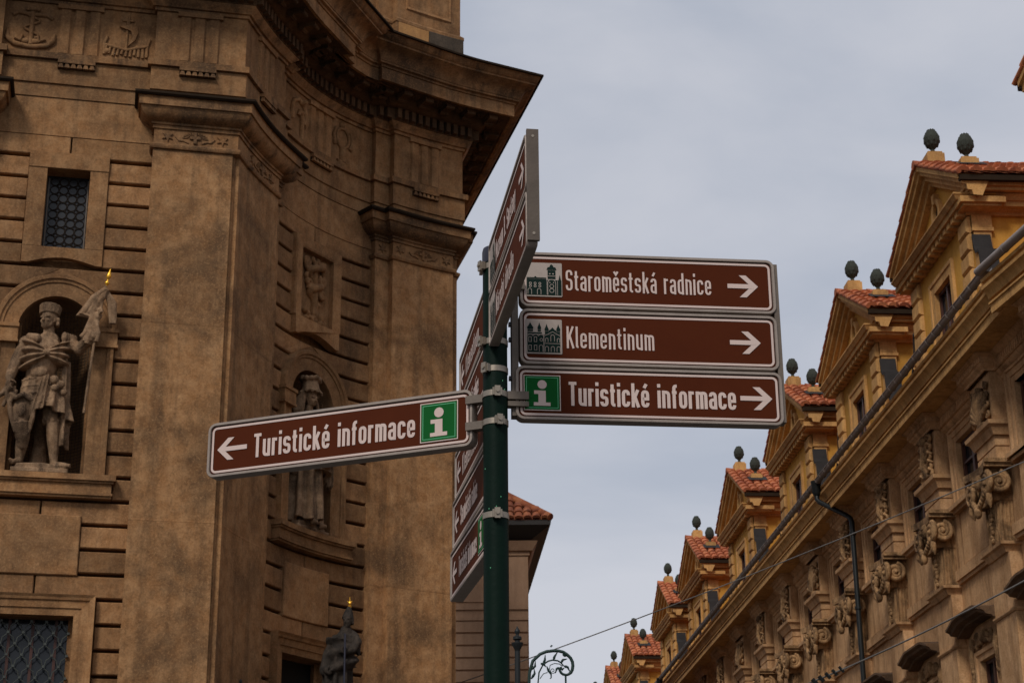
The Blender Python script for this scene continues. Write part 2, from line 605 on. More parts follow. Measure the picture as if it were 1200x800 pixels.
# carved stars and crosses in the necking
for fn, us in ((mapL(0.74, 0.25), (-0.42, 0.42)), (mapA(119.6, 0.25), (-0.5, 0.5)), (mapA(176, 0.25), (-0.36, 0.36)), (mapA(129.4, 0.12), (0.0,)), (mapL(-3.1, 0.25), (0.45,))):
    for u in us:
        m = MB()
        star(m, fn, u, 14.255, 0.095, -0.005, 0.022)
        m.build('carved_star', M['corn'], pilasters[1 if u else 2])
    if len(us) > 1:
        m = MB()
        m.box((-0.025, 14.16, -0.005), (0.025, 14.35, 0.03), fn=lambda a, b, c: fn(a, b, c))
        m.box((-0.085, 14.235, -0.005), (0.085, 14.285, 0.028), fn=lambda a, b, c: fn(a, b, c))
        for k in range(12):
            a = R(20 + k * 12.7)
            for sg in (1,):
                p0 = (0.12 * math.cos(a), 14.22 + 0.10 * math.sin(a))
                p1 = (0.21 * math.cos(a), 14.20 + 0.16 * math.sin(a))
                m.tube([fn(*p0, 0.005), fn(*p1, 0.005)], 0.012, 5)
        for s2 in (-1, 1):
            m.tube([fn(s2 * x, z, 0.006) for x, z in ((0.1, 14.17), (0.18, 14.2), (0.25, 14.2), (0.3, 14.26))], 0.014, 5)
        m.build('carved_cross', M['corn'], pilasters[1])

# ---- the two bays
Z0, DZ = 13.86, 0.3588
HWL, HWA = 1.235, 1.365

def hw_feature(z, lower_frame=0.87):
    h = 0.0
    if 12.10 < z < 13.861:
        h = max(h, 0.59)
    if 11.03 <= z < 11.93:
        h = max(h, math.sqrt(max(0.0, 0.9 ** 2 - (z - 11.03) ** 2)))
    if 8.80 < z < 11.03:
        h = max(h, 0.86)
    if 8.49 < z < 8.83:
        h = max(h, 0.98)
    if 7.37 < z < 8.25:
        h = max(h, 0.58)
    if z < 7.085:
        h = max(h, lower_frame)
    return h

def patch(m, fn, u0, u1, z0, z1, o, nu=None, mi=0, u0t=None, u1t=None):
    """mapped quad patch, subdivided along u"""
    nu = nu or max(1, int((u1 - u0) / 0.3 + 0.99))
    u0t = u0 if u0t is None else u0t
    u1t = u1 if u1t is None else u1t
    vs = []
    for i in range(nu + 1):
        f = i / nu
        vs.append(fn(u0 + (u1 - u0) * f, z0, o))
        vs.append(fn(u0t + (u1t - u0t) * f, z1, o))
    m.add(vs, [(2 * i, 2 * i + 2, 2 * i + 3, 2 * i + 1) for i in range(nu)], mi)

def block(fn, ub0, ub1, ut0, ut1, z0, z1, parent, o0=-0.20, o1=0.0, c=0.014, name='stone_block', mat='block'):
    """mapped, chamfered block; bottom spans ub0..ub1, top ut0..ut1"""
    w_ = max(ub1 - ub0, ut1 - ut0)
    if w_ < 0.06:
        return None
    nu = max(1, int(w_ / 0.3 + 0.99))
    m = MB()
    jo = random.uniform(-0.004, 0.004)
    rings = []
    for o, e in ((o0, 0.0), (o1 - c + jo, 0.0), (o1 + jo, c)):
        loop = []
        for i in range(nu + 1):
            f = i / nu
            a, b = ub0 + e, ub1 - e
            loop.append(fn(a + (b - a) * f, z0 + e, o))
        for i in range(nu, -1, -1):
            f = i / nu
            a, b = ut0 + e, max(ut1 - e, ut0 + e + 0.001)
            loop.append(fn(a + (b - a) * f, z1 - e, o))
        rings.append(loop)
    n = len(rings[0])
    vs = [p for r_ in rings for p in r_]
    fs = []
    for k in range(2):
        for i in range(n):
            j = (i + 1) % n
            fs.append((k * n + i, k * n + j, (k + 1) * n + j, (k + 1) * n + i))
    for i in range(nu):
        fs.append((2 * n + i, 2 * n + i + 1, 2 * n + n - 2 - i, 2 * n + n - 1 - i))
    m.add(vs, fs)
    return m.build(name, M[mat], parent)

def bay(fn, hw, kind):
    BACK = -0.19
    # backing wall with real openings
    m = MB()
    LO = 0.57
    patch(m, fn, -hw - 0.1, -0.5, 0, 14.9, BACK)
    patch(m, fn, 0.5, hw + 0.1, 0, 14.9, BACK)
    patch(m, fn, -0.5, 0.5, 13.70 if kind == 'L' else 11.95, 14.9, BACK)
    if kind == 'L':
        patch(m, fn, -0.5, 0.5, 11.70, 12.34, BACK)
    patch(m, fn, -0.5, 0.5, 6.86, 8.82, BACK)
    wall = m.build('wall', M['stone'], church)
    # plain band under the architrave
    m = MB()
    for (u0, u1) in ((-hw - 0.02, -0.012), (0.012, hw + 0.02)):
        block(fn, u0, u1, u0, u1, Z0 + 0.035, 14.22, wall, mat='stone')
    block(fn, -hw - 0.02, hw + 0.02, -hw - 0.02, hw + 0.02, 14.223, 14.868, wall, mat='stone', c=0.004)
    # coursed blocks
    for k in range(0, 32):
        zt, zb = Z0 - k * DZ - 0.026, Z0 - (k + 1) * DZ + 0.026
        ht, hb = hw_feature(zt), hw_feature(zb)
        for sg in (-1, 1):
            ib, it = (hb, ht) if max(hb, ht) > 0 else (0.012, 0.012)
            if ht == 0 and hb > 0 and zt > 11.9:
                it = 0.012
            if ib == 0:
                ib = 0.012
            if it == 0:
                it = 0.012 if hb else it
            # rectangular features that start inside the course: keep the block clear of them
            zm = 0.5 * (zt + zb)
            if not (11.03 <= zm <= 12.0):
                h = max(hb, ht, hw_feature(zm))
                if 8.25 < zm < 8.49 or 7.085 < zm < 7.37:
                    h = 0.0
                ib = it = max(h, 0.012)
            b0, b1, t0, t1 = (ib, hw + 0.02, it, hw + 0.02) if sg > 0 else (-hw - 0.02, -ib, -hw - 0.02, -it)
            block(fn, b0, b1, t0, t1, zb, zt, wall)
    block(fn, -0.45, 0.45, -0.30, 0.30, 11.76, Z0 - 5 * DZ - 0.027, wall, o0=-0.2, o1=-0.008, c=0.004)
    # --- niche
    nich = MB()
    NS = 14
    vs, fs = [], []
    zs = [8.80, 9.4, 10.0, 10.6, 11.03]
    for z in zs:
        for i in range(NS + 1):
            a = math.pi * i / NS
            vs.append(fn(-0.55 * math.cos(a), z, -0.05 - 0.62 * math.sin(a)))
    for j in range(7):
        ph = (j + 1) / 7 * math.pi / 2
        for i in range(NS + 1):
            a = math.pi * i / NS
            vs.append(fn(-0.55 * math.cos(a) * math.cos(ph), 11.03 + 0.56 * math.sin(ph), -0.05 - 0.62 * math.sin(a) * math.cos(ph)))
    nr = len(zs) + 7
    for j in range(nr - 1):
        for i in range(NS):
            fs.append((j * (NS + 1) + i, j * (NS + 1) + i + 1, (j + 1) * (NS + 1) + i + 1, (j + 1) * (NS + 1) + i))
    nich.add(vs, fs)
    # wall filling round the arch head, behind the archivolt
    ap = arcpts(0, 11.03, 0.56, 0, 180, 20)
    for i in range(20):
        (u0, z0), (u1, z1) = ap[i], ap[i + 1]
        nich.add([fn(u0, z0, -0.05), fn(u1, z1, -0.05), fn(u1, 11.96, -0.05), fn(u0, 11.96, -0.05)], [(0, 1, 2, 3)])
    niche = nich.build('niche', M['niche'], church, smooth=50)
    m = MB()   # archivolt
    sweep(m, arcpts(0, 11.03, 0.55, 180, 0, 28), [(0, -0.08), (0, 0.03), (-0.21, 0.035), (-0.215, 0.055), (-0.255, 0.06), (-0.27, 0.085), (-0.325, 0.09), (-0.345, 0.05), (-0.35, -0.08)],
          fn=lambda a, b, o: fn(a, b, o))
    m.build('archivolt', M['stone'], niche, smooth=40)
    for sg in (-1, 1):
        m = MB()
        sweep(m, [(sg * 0.55, 8.82), (sg * 0.55, 10.83)], [(0, -0.08), (0, 0.03), (-sg * -0.0, 0.03)], fn=lambda a, b, o: fn(a, b, o))
        m = MB()
        pr = [(0.55, -0.08), (0.55, 0.03), (0.76, 0.035), (0.765, 0.055), (0.80, 0.06), (0.815, 0.08), (0.855, 0.082), (0.862, -0.08)]
        m.add([fn(sg * u, z, o) for z in (8.82, 10.84) for u, o in pr], [(i, i + 1, i + 9, i + 8) for i in range(7)])
        m.build('niche_pier', M['stone'], niche)
        m = MB()
        m.box((min(sg * 0.53, sg * 0.90), 10.84, -0.08), (max(sg * 0.53, sg * 0.90), 11.03, 0.10), fn=lambda a, b, c: fn(a, b, c))
        m.box((min(sg * 0.52, sg * 0.92), 11.031, -0.08), (max(sg * 0.52, sg * 0.92), 11.085, 0.125), fn=lambda a, b, c: fn(a, b, c))
        m.box((min(sg * 0.52, sg * 0.915), 10.80, -0.08), (max(sg * 0.52, sg * 0.915), 10.839, 0.113), fn=lambda a, b, c: fn(a, b, c))
        m.build('impost', M['stone'], niche)
    # sill
    m = MB()
    for z0, z1, e, o in ((8.735, 8.82, 1.02, 0.20), (8.70, 8.735, 0.99, 0.165), (8.56, 8.70, 0.965, 0.13), (8.525, 8.56, 0.985, 0.15), (8.49, 8.525, 0.97, 0.12)):
        nu = 8
        for i in range(nu):
            m.box((-e + 2 * e * i / nu, z0, -0.6 if z1 > 8.8 else -0.08), (-e + 2 * e * (i + 1) / nu, z1 - 0.001, o), fn=lambda a, b, c: fn(a, b, c))
    m.build('sill', M['stone'], niche)
    # bird net across the niche, behind the statue
    m = MB()
    dep = lambda u: -0.05 - 0.60 * math.sqrt(max(0, 1 - (u / 0.55) ** 2)) * 0.93
    u = -0.51
    while u < 0.52:
        zt = 11.03 + math.sqrt(max(0.0, 0.55 ** 2 - u * u)) * 0.93
        m.tube([fn(u, 8.83, dep(u)), fn(u, 11.03, dep(u)), fn(u, zt, dep(u) * 0.55 - 0.02)], 0.0035, 3, caps=False)
        u += 0.05
    z = 8.87
    while z < 11.5:
        hwz = 0.52 if z < 11.03 else 0.52 * math.sqrt(max(0, 1 - ((z - 11.03) / 0.55) ** 2))
        kk = 1 if z < 11.03 else hwz / 0.52
        m.tube([fn(hwz * x, z, dep(hwz * x) * kk) for x in (-1, -0.9, -0.7, -0.4, 0, 0.4, 0.7, 0.9, 1)], 0.0035, 3, caps=False)
        z += 0.05
    nb = m.build('bird_net', M['net'], niche)
    # blank panel
    block(fn, -0.575, 0.575, -0.575, 0.575, 7.375, 8.245, wall, o0=-0.08, o1=0.035, name='blank_panel', mat='stone')
    # --- lower opening
    m = MB()
    sweep(m, [(-0.57, 4.0), (-0.57, 6.80), (0.57, 6.80), (0.57, 4.0)],
          [(0, -0.35), (0, 0.03), (-0.10, 0.034), (-0.105, 0.055), (-0.20, 0.06), (-0.215, 0.085), (-0.25, 0.095), (-0.285, 0.12), (-0.29, -0.08)],
          fn=lambda a, b, o: fn(a, b, o))
    win = m.build('window', M['stone'], church)
    m = MB()
    patch(m, fn, -0.58, 0.58, 4.0, 6.82, -0.34)
    m.build('pane', M['glass'] if kind == 'L' else M['dark'], win)
    if kind == 'L':
        m = MB()   # ogee lattice grille
        du, dz = 0.205, 0.315
        for i in range(-4, 5):
            for j in range(-2, 9):
                cu, cz = i * du + (du / 2 if j % 2 else 0), 6.74 - j * dz / 2
                for s1 in (-1, 1):
                    pts = [(cu, cz), (cu + s1 * 0.02, cz - 0.03), (cu + s1 * 0.075, cz - 0.075), (cu + s1 * (du / 2 - 0.02), cz - dz / 2 + 0.03), (cu + s1 * du / 2, cz - dz / 2)]
                    if any(abs(p[0]) > 0.57 or p[1] > 6.8 for p in pts):
                        continue
                    m.tube([fn(a, b, -0.16) for a, b in pts], 0.0085, 5, caps=False)
                if abs(cu) < 0.55 and cz < 6.8:
                    m.box((cu - 0.018, cz - 0.016, -0.175), (cu + 0.018, cz + 0.016, -0.145), fn=lambda a, b, c: fn(a, b, c))
        m.build('grille', M['irongreen'], win)
        for u in (-0.3, 0.02, 0.34):
            m = MB()
            m.box((u - 0.02, 4.2, -0.339), (u + 0.02, 6.8, -0.30), fn=lambda a, b, c: fn(a, b, c))
            m.build('glazing_bar', M['frame'], win)
    # --- upper opening / relief
    if kind == 'L':
        m = MB()
        sweep(m, [(-0.32, 12.37), (-0.32, 13.66), (0.32, 13.66), (0.32, 12.37)], [(0, -0.30), (0, 0.035), (-0.27, 0.035), (-0.275, -0.08)], fn=lambda a, b, o: fn(a, b, o))
        # head and apron, with the segmental cut below
        m.box((-0.595, 13.665, -0.05), (0.595, 13.875, 0.05), fn=lambda a, b, c: fn(a, b, c))
        seg = [(-0.59, 12.365), (-0.59, 12.10)] + [(-0.50 + 1.0 * i / 10, 12.10 + 0.10 * math.sin(math.pi * i / 10)) for i in range(11)] + [(0.59, 12.10), (0.59, 12.365)]
        m.prism(seg, lambda a, b, d: fn(a, b, d), -0.08, 0.033)
        win2 = m.build('window', M['stone'], church)
        m = MB()
        patch(m, fn, -0.33, 0.33, 12.36, 13.68, -0.26)
        m.build('pane', M['leadglass'], win2)
        m = MB()
        for (a0, a1, b0, b1) in ((-0.30, -0.283, 12.38, 13.6), (0.285, 0.30, 12.38, 13.6), (-0.30, 0.30, 12.375, 12.392)):
            m.box((a0, b0, -0.24), (a1, b1, -0.21), fn=lambda a, b, c: fn(a, b, c))
        m.build('window_frame', M['aludark'], win2)
        m = MB()   # bullseye leading
        for i in range(4):
            for j in range(9):
                cu, cz = -0.205 + i * 0.137, 12.47 + j * 0.137
                m.tube([fn(cu + 0.064 * math.cos(a), cz + 0.064 * math.sin(a), -0.25) for a in [2 * math.pi * q / 12 for q in range(13)]], 0.006, 4, caps=False)
                if i < 3 and j < 8:
                    m.tube([fn(cu + 0.0685 + dx, cz + 0.0685 + dy, -0.25) for dx, dy in ((-0.03, 0), (0, 0.03), (0.03, 0), (0, -0.03), (-0.03, 0))], 0.005, 4, caps=False)
        m.build('lead_came', M['capdark'], win2)
    else:
        m = MB()
        sweep(m, [(-0.43, 12.42), (-0.43, 13.68), (0.43, 13.68), (0.43, 12.42)], [(0, -0.075), (0, 0.07), (-0.03, 0.085), (-0.185, 0.085), (-0.20, 0.06), (-0.20, -0.08)], fn=lambda a, b, o: fn(a, b, o))
        seg = [(-0.595, 12.42), (-0.595, 12.10)] + [(-0.52 + 1.04 * i / 10, 12.10 + 0.13 * math.sin(math.pi * i / 10)) for i in range(11)] + [(0.595, 12.10), (0.595, 12.42)]
        m.prism(seg, lambda a, b, d: fn(a, b, d), -0.08, 0.084)
        pan = m.build('relief_panel', M['stone'], church)
        m = MB()
        patch(m, fn, -0.44, 0.44, 12.40, 13.72, -0.02)
        m.build('relief_ground', M['stone'], pan)
        m = MB()   # entwined serpent round a staff over a mound, with acanthus
        V = lambda u, z, o: fn(u, z, o)
        m.tube([V(0.02, 12.60, 0.0), V(0.0, 13.0, 0.03), V(-0.02, 13.56, 0.03)], [0.07, 0.055, 0.045], 8)
        sn = []
        for i in range(61):
            f = i / 60
            a = f * 2 * math.pi * 2.2 + 0.6
            sn.append(V(0.17 * math.sin(a) * (0.6 + 0.5 * f), 12.75 + 0.78 * f, 0.02 + 0.06 * math.cos(a)))
        m.tube(sn, [0.03 + 0.035 * min(1, i / 15) for i in range(61)], 8)
        for (u, z, r1, t) in ((-0.20, 13.42, 0.10, 0.9), (0.2, 13.25, 0.11, 2.2), (-0.17, 13.12, 0.09, 4.1), (0.21, 13.5, 0.08, 1.1), (0.19, 13.0, 0.075, 3.3), (-0.26, 13.5, 0.07, 0.2)):
            m.tube(spiral((u, z), r1, 0.02, 1.3, 18, lambda a, b: V(a, b, 0.03), t), 0.036, 7)
        for i in range(16):
            m.ell(V(random.uniform(-0.26, 0.28), random.uniform(12.47, 12.62), 0.0), (0.07, 0.05, 0.05), 8, 5)
        for i in range(14):
            a = i * 2.4
            m.ell(V(0.24 * math.cos(a), 13.3 + 0.3 * math.sin(a), 0.01), (0.05, 0.045, 0.06), 7, 5)
        rc_ = sculpt('relief_carving', m, 0.013, M['stone'], pan, 1, 0.010)
        # plain wall left of nothing: keep the joint above
    return wall

wallL = bay(mapL(-1.12), HWL, 'L')
wallA = bay(mapA(147.8), HWA, 'A')
# vertical tick joints and outer-left wall piece
m = MB()
patch(m, mapL(-6.5), -2.6, 2.6, 0, 14.9, 0.0)
m.build('wall', M['stone'], church)

# ---- entablature
ent = path_ent(0.25, 0.11)
def band(name, prof, mat, parent=church, sm=40, pts=None):
    m = MB()
    sweep(m, pts or ent, prof, fn=ch)
    return m.build(name, M[mat], parent, smooth=sm)
arch = band('architrave', [(-0.1, 14.87), (0.02, 14.871), (0.022, 15.09), (0.05, 15.10), (0.052, 15.49), (-0.1, 15.495)], 'stone')
band('taenia', [(-0.1, 15.496), (0.105, 15.50), (0.11, 15.60), (0.03, 15.635), (-0.1, 15.636)], 'corn', arch)
frieze = band('frieze', [(-0.1, 15.63), (0.012, 15.631), (0.012, 16.50), (-0.1, 16.505)], 'stone')
corn = band('cornice', [(-0.1, 16.50), (0.05, 16.501), (0.05, 16.555), (0.09, 16.56), (0.11, 16.60), (0.17, 16.65), (0.18, 16.675), (-0.1, 16.678)], 'corn')
band('dentil_band', [(-0.1, 16.679), (0.19, 16.68), (0.19, 16.90), (0.30, 16.905), (0.33, 16.93), (0.40, 16.99), (0.42, 17.022), (-0.1, 17.023)], 'shadesoff', corn)
band('soffit', [(-0.1, 17.024), (0.785, 17.025), (0.785, 17.0305), (-0.1, 17.031)], 'shadesoff', corn)
band('corona', [(-0.1, 17.032), (0.78, 17.033), (0.79, 17.005), (0.845, 17.005), (0.85, 17.235), (0.875, 17.24), (0.88, 17.275), (0.93, 17.285), (0.935, 17.32), (-0.1, 17.321)], 'corn', corn)
band('cymatium', [(-0.1, 17.322), (0.945, 17.323), (0.955, 17.36), (0.985, 17.43), (1.06, 17.50), (1.16, 17.545), (1.18, 17.555), (1.185, 17.585), (1.215, 17.60), (1.255, 17.68), (1.275, 17.70), (-0.1, 17.701)], 'corn', corn)
band('cornice_flashing', [(-0.1, 17.702), (1.28, 17.703), (1.32, 17.70), (1.32, 17.735), (0.6, 17.86), (-0.1, 17.98)], 'capdark', corn)

def path_walk(pts, o, step, start=0.0):
    """points at regular spacing along the offset path, with heading"""
    ms = mitre(pts)
    q = [(p[0] + a[0] * o, p[1] + a[1] * o) for p, a in zip(pts, ms)]
    res, carry = [], start
    for i in range(len(q) - 1):
        dx, dy = q[i + 1][0] - q[i][0], q[i + 1][1] - q[i][1]
        # skip segments that were flipped by the offset (short jogs)
        ox, oy = pts[i + 1][0] - pts[i][0], pts[i + 1][1] - pts[i][1]
        if dx * ox + dy * oy <= 0:
            continue
        l = math.hypot(dx, dy)
        s_ = carry
        while s_ < l:
            res.append((q[i][0] + dx * s_ / l, q[i][1] + dy * s_ / l, math.atan2(dy, dx)))
            s_ += step
        carry = s_ - l
    return res

# dentils and modillions (each a piece of its own)
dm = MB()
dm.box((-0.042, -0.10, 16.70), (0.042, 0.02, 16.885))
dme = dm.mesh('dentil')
dme.materials.append(M['shadesoff'])
vis = lambda x, y: x > -8.3 and y < 34
for x, y, a in path_walk(ent, 0.19, 0.15, 0.07):
    if vis(x, y):
        link('dentil', dme, corn, (x - CH.x, y - CH.y, 0), a)
mm = MB()
sweep(mm, [(-0.085, 0.0), (-0.085, -0.30), (0.085, -0.30), (0.085, 0.0)], [(0, 16.955), (0, 17.0), (0.02, 17.005), (0.02, 17.032)])
mm.box((-0.08, -0.295, 16.94), (0.08, 0.0, 16.956))
mm.tube([(-0.085, -0.27, 16.965), (0.085, -0.27, 16.965)], 0.035, 8)
mm.tube([(-0.085, -0.06, 16.945), (0.085, -0.06, 16.945)], 0.05, 8)
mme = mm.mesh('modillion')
mme.materials.append(M['shadesoff'])
for x, y, a in path_walk(ent, 0.42, 0.46, 0.2):
    if vis(x, y):
        link('modillion', mme, corn, (x - CH.x, y - CH.y, 0), a)
rs = MB()
for k in range(6):
    a = k * math.pi / 3
    rs.ell((0.055 * math.cos(a), 0.055 * math.sin(a), 17.022), (0.042, 0.042, 0.03), 8, 4)
rs.ell((0, 0, 17.01), (0.03, 0.03, 0.03), 8, 4)
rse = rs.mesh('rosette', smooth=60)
rse.materials.append(M['shadesoff'])
for x, y, a in path_walk(ent, 0.60, 0.46, 0.43):
    if vis(x, y):
        link('rosette', rse, corn, (x - CH.x, y - CH.y, 0), a)

# triglyphs with guttae
def triglyph(fn, hwid):
    m = MB()
    w3 = hwid * 2 / 3
    for k in range(3):
        c = -hwid + w3 * (k + 0.5)
        poly = [(c - w3 * 0.44, 0.0), (c - w3 * 0.30, 0.036), (c + w3 * 0.30, 0.036), (c + w3 * 0.44, 0.0)]
        m.prism(poly, lambda a, b, d: fn(a, d, b), 15.64, 16.42)
    m.box((-hwid - 0.02, 16.42, 0.0), (hwid + 0.02, 16.498, 0.065), fn=lambda a, b, c: fn(a, b, c))
    t = m.build('triglyph', M['stone'], frieze)
    m = MB()
    m.box((-hwid * 0.85, 15.43, 0.0), (hwid * 0.85, 15.487, 0.115), fn=lambda a, b, c: fn(a, b, c))
    m.box((-hwid * 0.85, 15.35, 0.0), (hwid * 0.85, 15.43, 0.06), mi=1, fn=lambda a, b, c: fn(a, b, c))
    for k in range(6):
        c = -hwid * 0.85 + hwid * 1.7 * (k + 0.5) / 6
        wd = hwid * 1.7 / 6
        m.add([fn(c - wd * 0.2, 15.43, 0.06), fn(c + wd * 0.2, 15.43, 0.06), fn(c + wd * 0.47, 15.35, 0.06), fn(c - wd * 0.47, 15.35, 0.06),
               fn(c - wd * 0.2, 15.43, 0.10), fn(c + wd * 0.2, 15.43, 0.10), fn(c + wd * 0.47, 15.35, 0.115), fn(c - wd * 0.47, 15.35, 0.115)],
              [(0, 1, 2, 3), (4, 5, 6, 7), (0, 1, 5, 4), (1, 2, 6, 5), (2, 3, 7, 6), (3, 0, 4, 7)])
    m.build('guttae', [M['corn'], M['capdark']], t)
triglyph(mapL(-1.14, 0.012), 0.335)
triglyph(mapL(0.72, 0.142), 0.335)
triglyph(mapL(-3.15, 0.142), 0.335)
triglyph(mapA(147.8, 0.012), 0.335)
triglyph(mapA(119.5, 0.262), 0.335)
triglyph(mapA(176.5, 0.262), 0.30)

# carved reliefs on the frieze
def carve(name, fn, strokes, balls=(), sail=None, k=1.0):
    m = MB()
    for pts, r in strokes:
        m.tube([fn(u * k, 16.02 + (z - 16.02) * min(k, 1.12), 0.012) for u, z in pts], r if isinstance(r, list) else r * k, 7)
    for u, z, a, b in balls:
        m.ell(fn(u * k, 16.02 + (z - 16.02) * min(k, 1.12), 0.01), (a * k, 0.04, b * k), 8, 6)
    if sail:
        m.prism(sail, lambda a, b, d: fn(a, b, d), -0.005, 0.05)
    return m.build(name, M['stone'], frieze, smooth=60)
sn = [(0.11 * math.sin(i / 30 * 2 * math.pi * 1.6 + 0.5), 15.86 + 0.42 * i / 30) for i in range(31)]
carve('anchor_relief', mapL(-1.87, 0.012), [
    ([(0, 15.74), (0, 16.32)], 0.038), ([(-0.30, 16.24), (-0.22, 16.30), (0, 16.27), (0.22, 16.28), (0.31, 16.22)], 0.032), (sn, 0.022),
    ([(-0.36, 15.98), (-0.36, 15.84), (-0.25, 15.74), (0, 15.70), (0.25, 15.74), (0.34, 15.84), (0.36, 15.96)], [0.02, 0.05, 0.045, 0.04, 0.045, 0.05, 0.02]),
    ([(-0.24, 15.84), (-0.16, 15.80), (-0.13, 15.9)], 0.028), ([(0.22, 15.86), (0.12, 15.80), (0.10, 15.9)], 0.028)],
    [(0, 16.37, 0.07, 0.04), (-0.08, 16.36, 0.04, 0.03), (0.08, 16.36, 0.04, 0.03), (0.05, 15.8, 0.09, 0.05), (-0.08, 15.8, 0.07, 0.05)])
hull = [([(-0.33 + 0.66 * i / 10, 15.70 + 0.02 * math.sin(i * 2)), (-0.30 + 0.62 * i / 10, 15.86 - 0.05 * math.sin(math.pi * i / 10))], 0.024) for i in range(11)]
carve('ship_relief', mapL(-0.41, 0.012), hull + [
    ([(-0.33, 15.70), (-0.34, 15.88), (-0.30, 16.02)], 0.028), ([(0.32, 15.70), (0.33, 15.90), (0.36, 16.03)], 0.024), ([(-0.33, 15.87), (0, 15.80), (0.33, 15.90)], 0.03),
    ([(0.0, 15.82), (0.0, 16.36)], 0.02), ([(-0.08, 16.33), (0.10, 16.33)], 0.02), ([(0.02, 16.25), (0.02, 16.43)], 0.016)],
    [(-0.30, 15.76, 0.06, 0.05)], [(-0.12, 16.20), (0.02, 16.24), (0.14, 16.28), (0.17, 16.12), (0.13, 15.98), (0.02, 15.86), (0.09, 16.02), (0.06, 16.14)])
carve('crozier_relief', mapA(155.5, 0.012), [
    ([(0.06, 15.66), (0.06, 16.05), (0.04, 16.10)], 0.034),
    ([(0.10, 15.95), (0.14, 16.12), (0.09, 16.27), (-0.03, 16.33), (-0.14, 16.24), (-0.18, 16.06), (-0.14, 15.94)], 0.03), ([(-0.02, 16.05), (0.0, 16.14), (0.08, 16.14)], 0.03)],
    [(0.13, 16.02, 0.05, 0.09), (-0.17, 16.0, 0.035, 0.06), (0.03, 16.3, 0.09, 0.035)], k=1.5)
carve('mirror_relief', mapA(140.4, 0.012), [
    ([(0.11 * math.cos(2 * math.pi * i / 16), 16.13 + 0.17 * math.sin(2 * math.pi * i / 16)) for i in range(17)], 0.022), ([(0, 15.70), (0, 15.95)], 0.05),
    ([(-0.10, 15.69), (0.10, 15.69)], 0.035), ([(-0.13, 15.98), (-0.17, 16.14), (-0.12, 16.28)], 0.024), ([(0.13, 15.98), (0.17, 16.14), (0.12, 16.28)], 0.024)],
    [(-0.03, 16.36, 0.06, 0.05), (0.15, 16.02, 0.03, 0.05), (-0.15, 16.02, 0.03, 0.05)], k=1.4)

# ---- attic above the cornice
att = path_ent(0.25, 0.10)
ap_ = [(p[0], p[1]) for p in att]
attic = band('attic', [(-0.35, 17.6), (0.02, 17.65), (0.02, 18.83), (0.035, 18.84), (0.035, 18.90), (-0.03, 18.96), (-0.03, 21.5), (-0.35, 21.6)], 'stone', pts=ap_)
m = MB()
block(mapA(123.9, 0.25), -0.27, 0.43, -0.27, 0.43, 17.9, 18.832, attic, o0=-0.05, o1=0.034, c=0.006, name='stone_block', mat='newstone')
block(mapA(115.0, 0.25), -0.30, 0.46, -0.30, 0.46, 17.9, 18.832, attic, o0=-0.05, o1=0.06, c=0.012, name='stone_block', mat='blackstone')
m = MB()
sweep(m, [(-0.45, 19.25), (-0.45, 21.2), (0.45, 21.2), (0.45, 19.25)], [(0, -0.02), (0, 0.012), (-0.05, 0.02), (-0.09, -0.02)], closed=True, fn=lambda a, b, o, f=mapA(118.5, 0.22): f(a, b, o))
m.build('attic_panel', M['stone'], attic)

# ================================================================== STATUES
def limb(m, pts, rs, seg=10):
    m.tube(pts, rs, seg)
    for p, r in zip(pts, rs):
        m.ell(p, (r, r, r), 10, 6)

def folds(m, a, b, n, wid, r0, r1, seed, depth=0.03, sway=0.05):
    """bundle of cloth folds hanging from a to b"""
    rnd = random.Random(seed)
    a, b = Vector(a), Vector(b)
    for k in range(n):
        f = (k / (n - 1) - 0.5) if n > 1 else 0
        depth2 = depth * 1.5
        off = Vector((f * wid[0], depth2 * math.cos(k * math.pi), 0))
        off2 = Vector((f * wid[1], depth2 * math.cos(k * math.pi + 0.4), rnd.uniform(-0.06, 0.06)))
        mid = (a + off) * 0.5 + (b + off2) * 0.5 + Vector((rnd.uniform(-sway, sway), rnd.uniform(-0.02, 0.03), 0))
        m.tube([a + off, (a + off) * 0.6 + mid * 0.4, mid, mid * 0.5 + (b + off2) * 0.5, b + off2], [r0 * 0.8, r0, (r0 + r1) / 2, r1, r1 * 0.8], 7)

def cloth(m, P, nu, nv, th, axis):
    """closed, thick sheet of drapery; P(u,v)->(x,y,z); inner side offset towards the vertical axis"""
    vs = []
    for inner in (0, 1):
        for j in range(nv + 1):
            for i in range(nu + 1):
                p = Vector(P(i / nu, j / nv))
                if inner:
                    d = Vector((axis[0] - p.x, axis[1] - p.y, 0))
                    if d.length > 1e-6:
                        p = p + d.normalized() * th
                vs.append(p)
    W_, N_ = nu + 1, (nu + 1) * (nv + 1)
    fs = []
    for j in range(nv):
        for i in range(nu):
            a = j * W_ + i
            fs.append((a, a + 1, a + W_ + 1, a + W_))
            fs.append((N_ + a, N_ + a + W_, N_ + a + W_ + 1, N_ + a + 1))
    for i in range(nu):
        for b, e in ((i, i + 1), (nv * W_ + i + 1, nv * W_ + i)):
            fs.append((b, b + N_, e + N_, e))
    for j in range(nv):
        for b, e in (((j + 1) * W_, j * W_), (j * W_ + nu, (j + 1) * W_ + nu)):
            fs.append((b, b + N_, e + N_, e))
    m.add(vs, fs)

def wrap(ax, ay, phi, r, z, ky=1.0):
    return (ax + r * math.cos(R(phi)), ay + ky * r * math.sin(R(phi)), z)

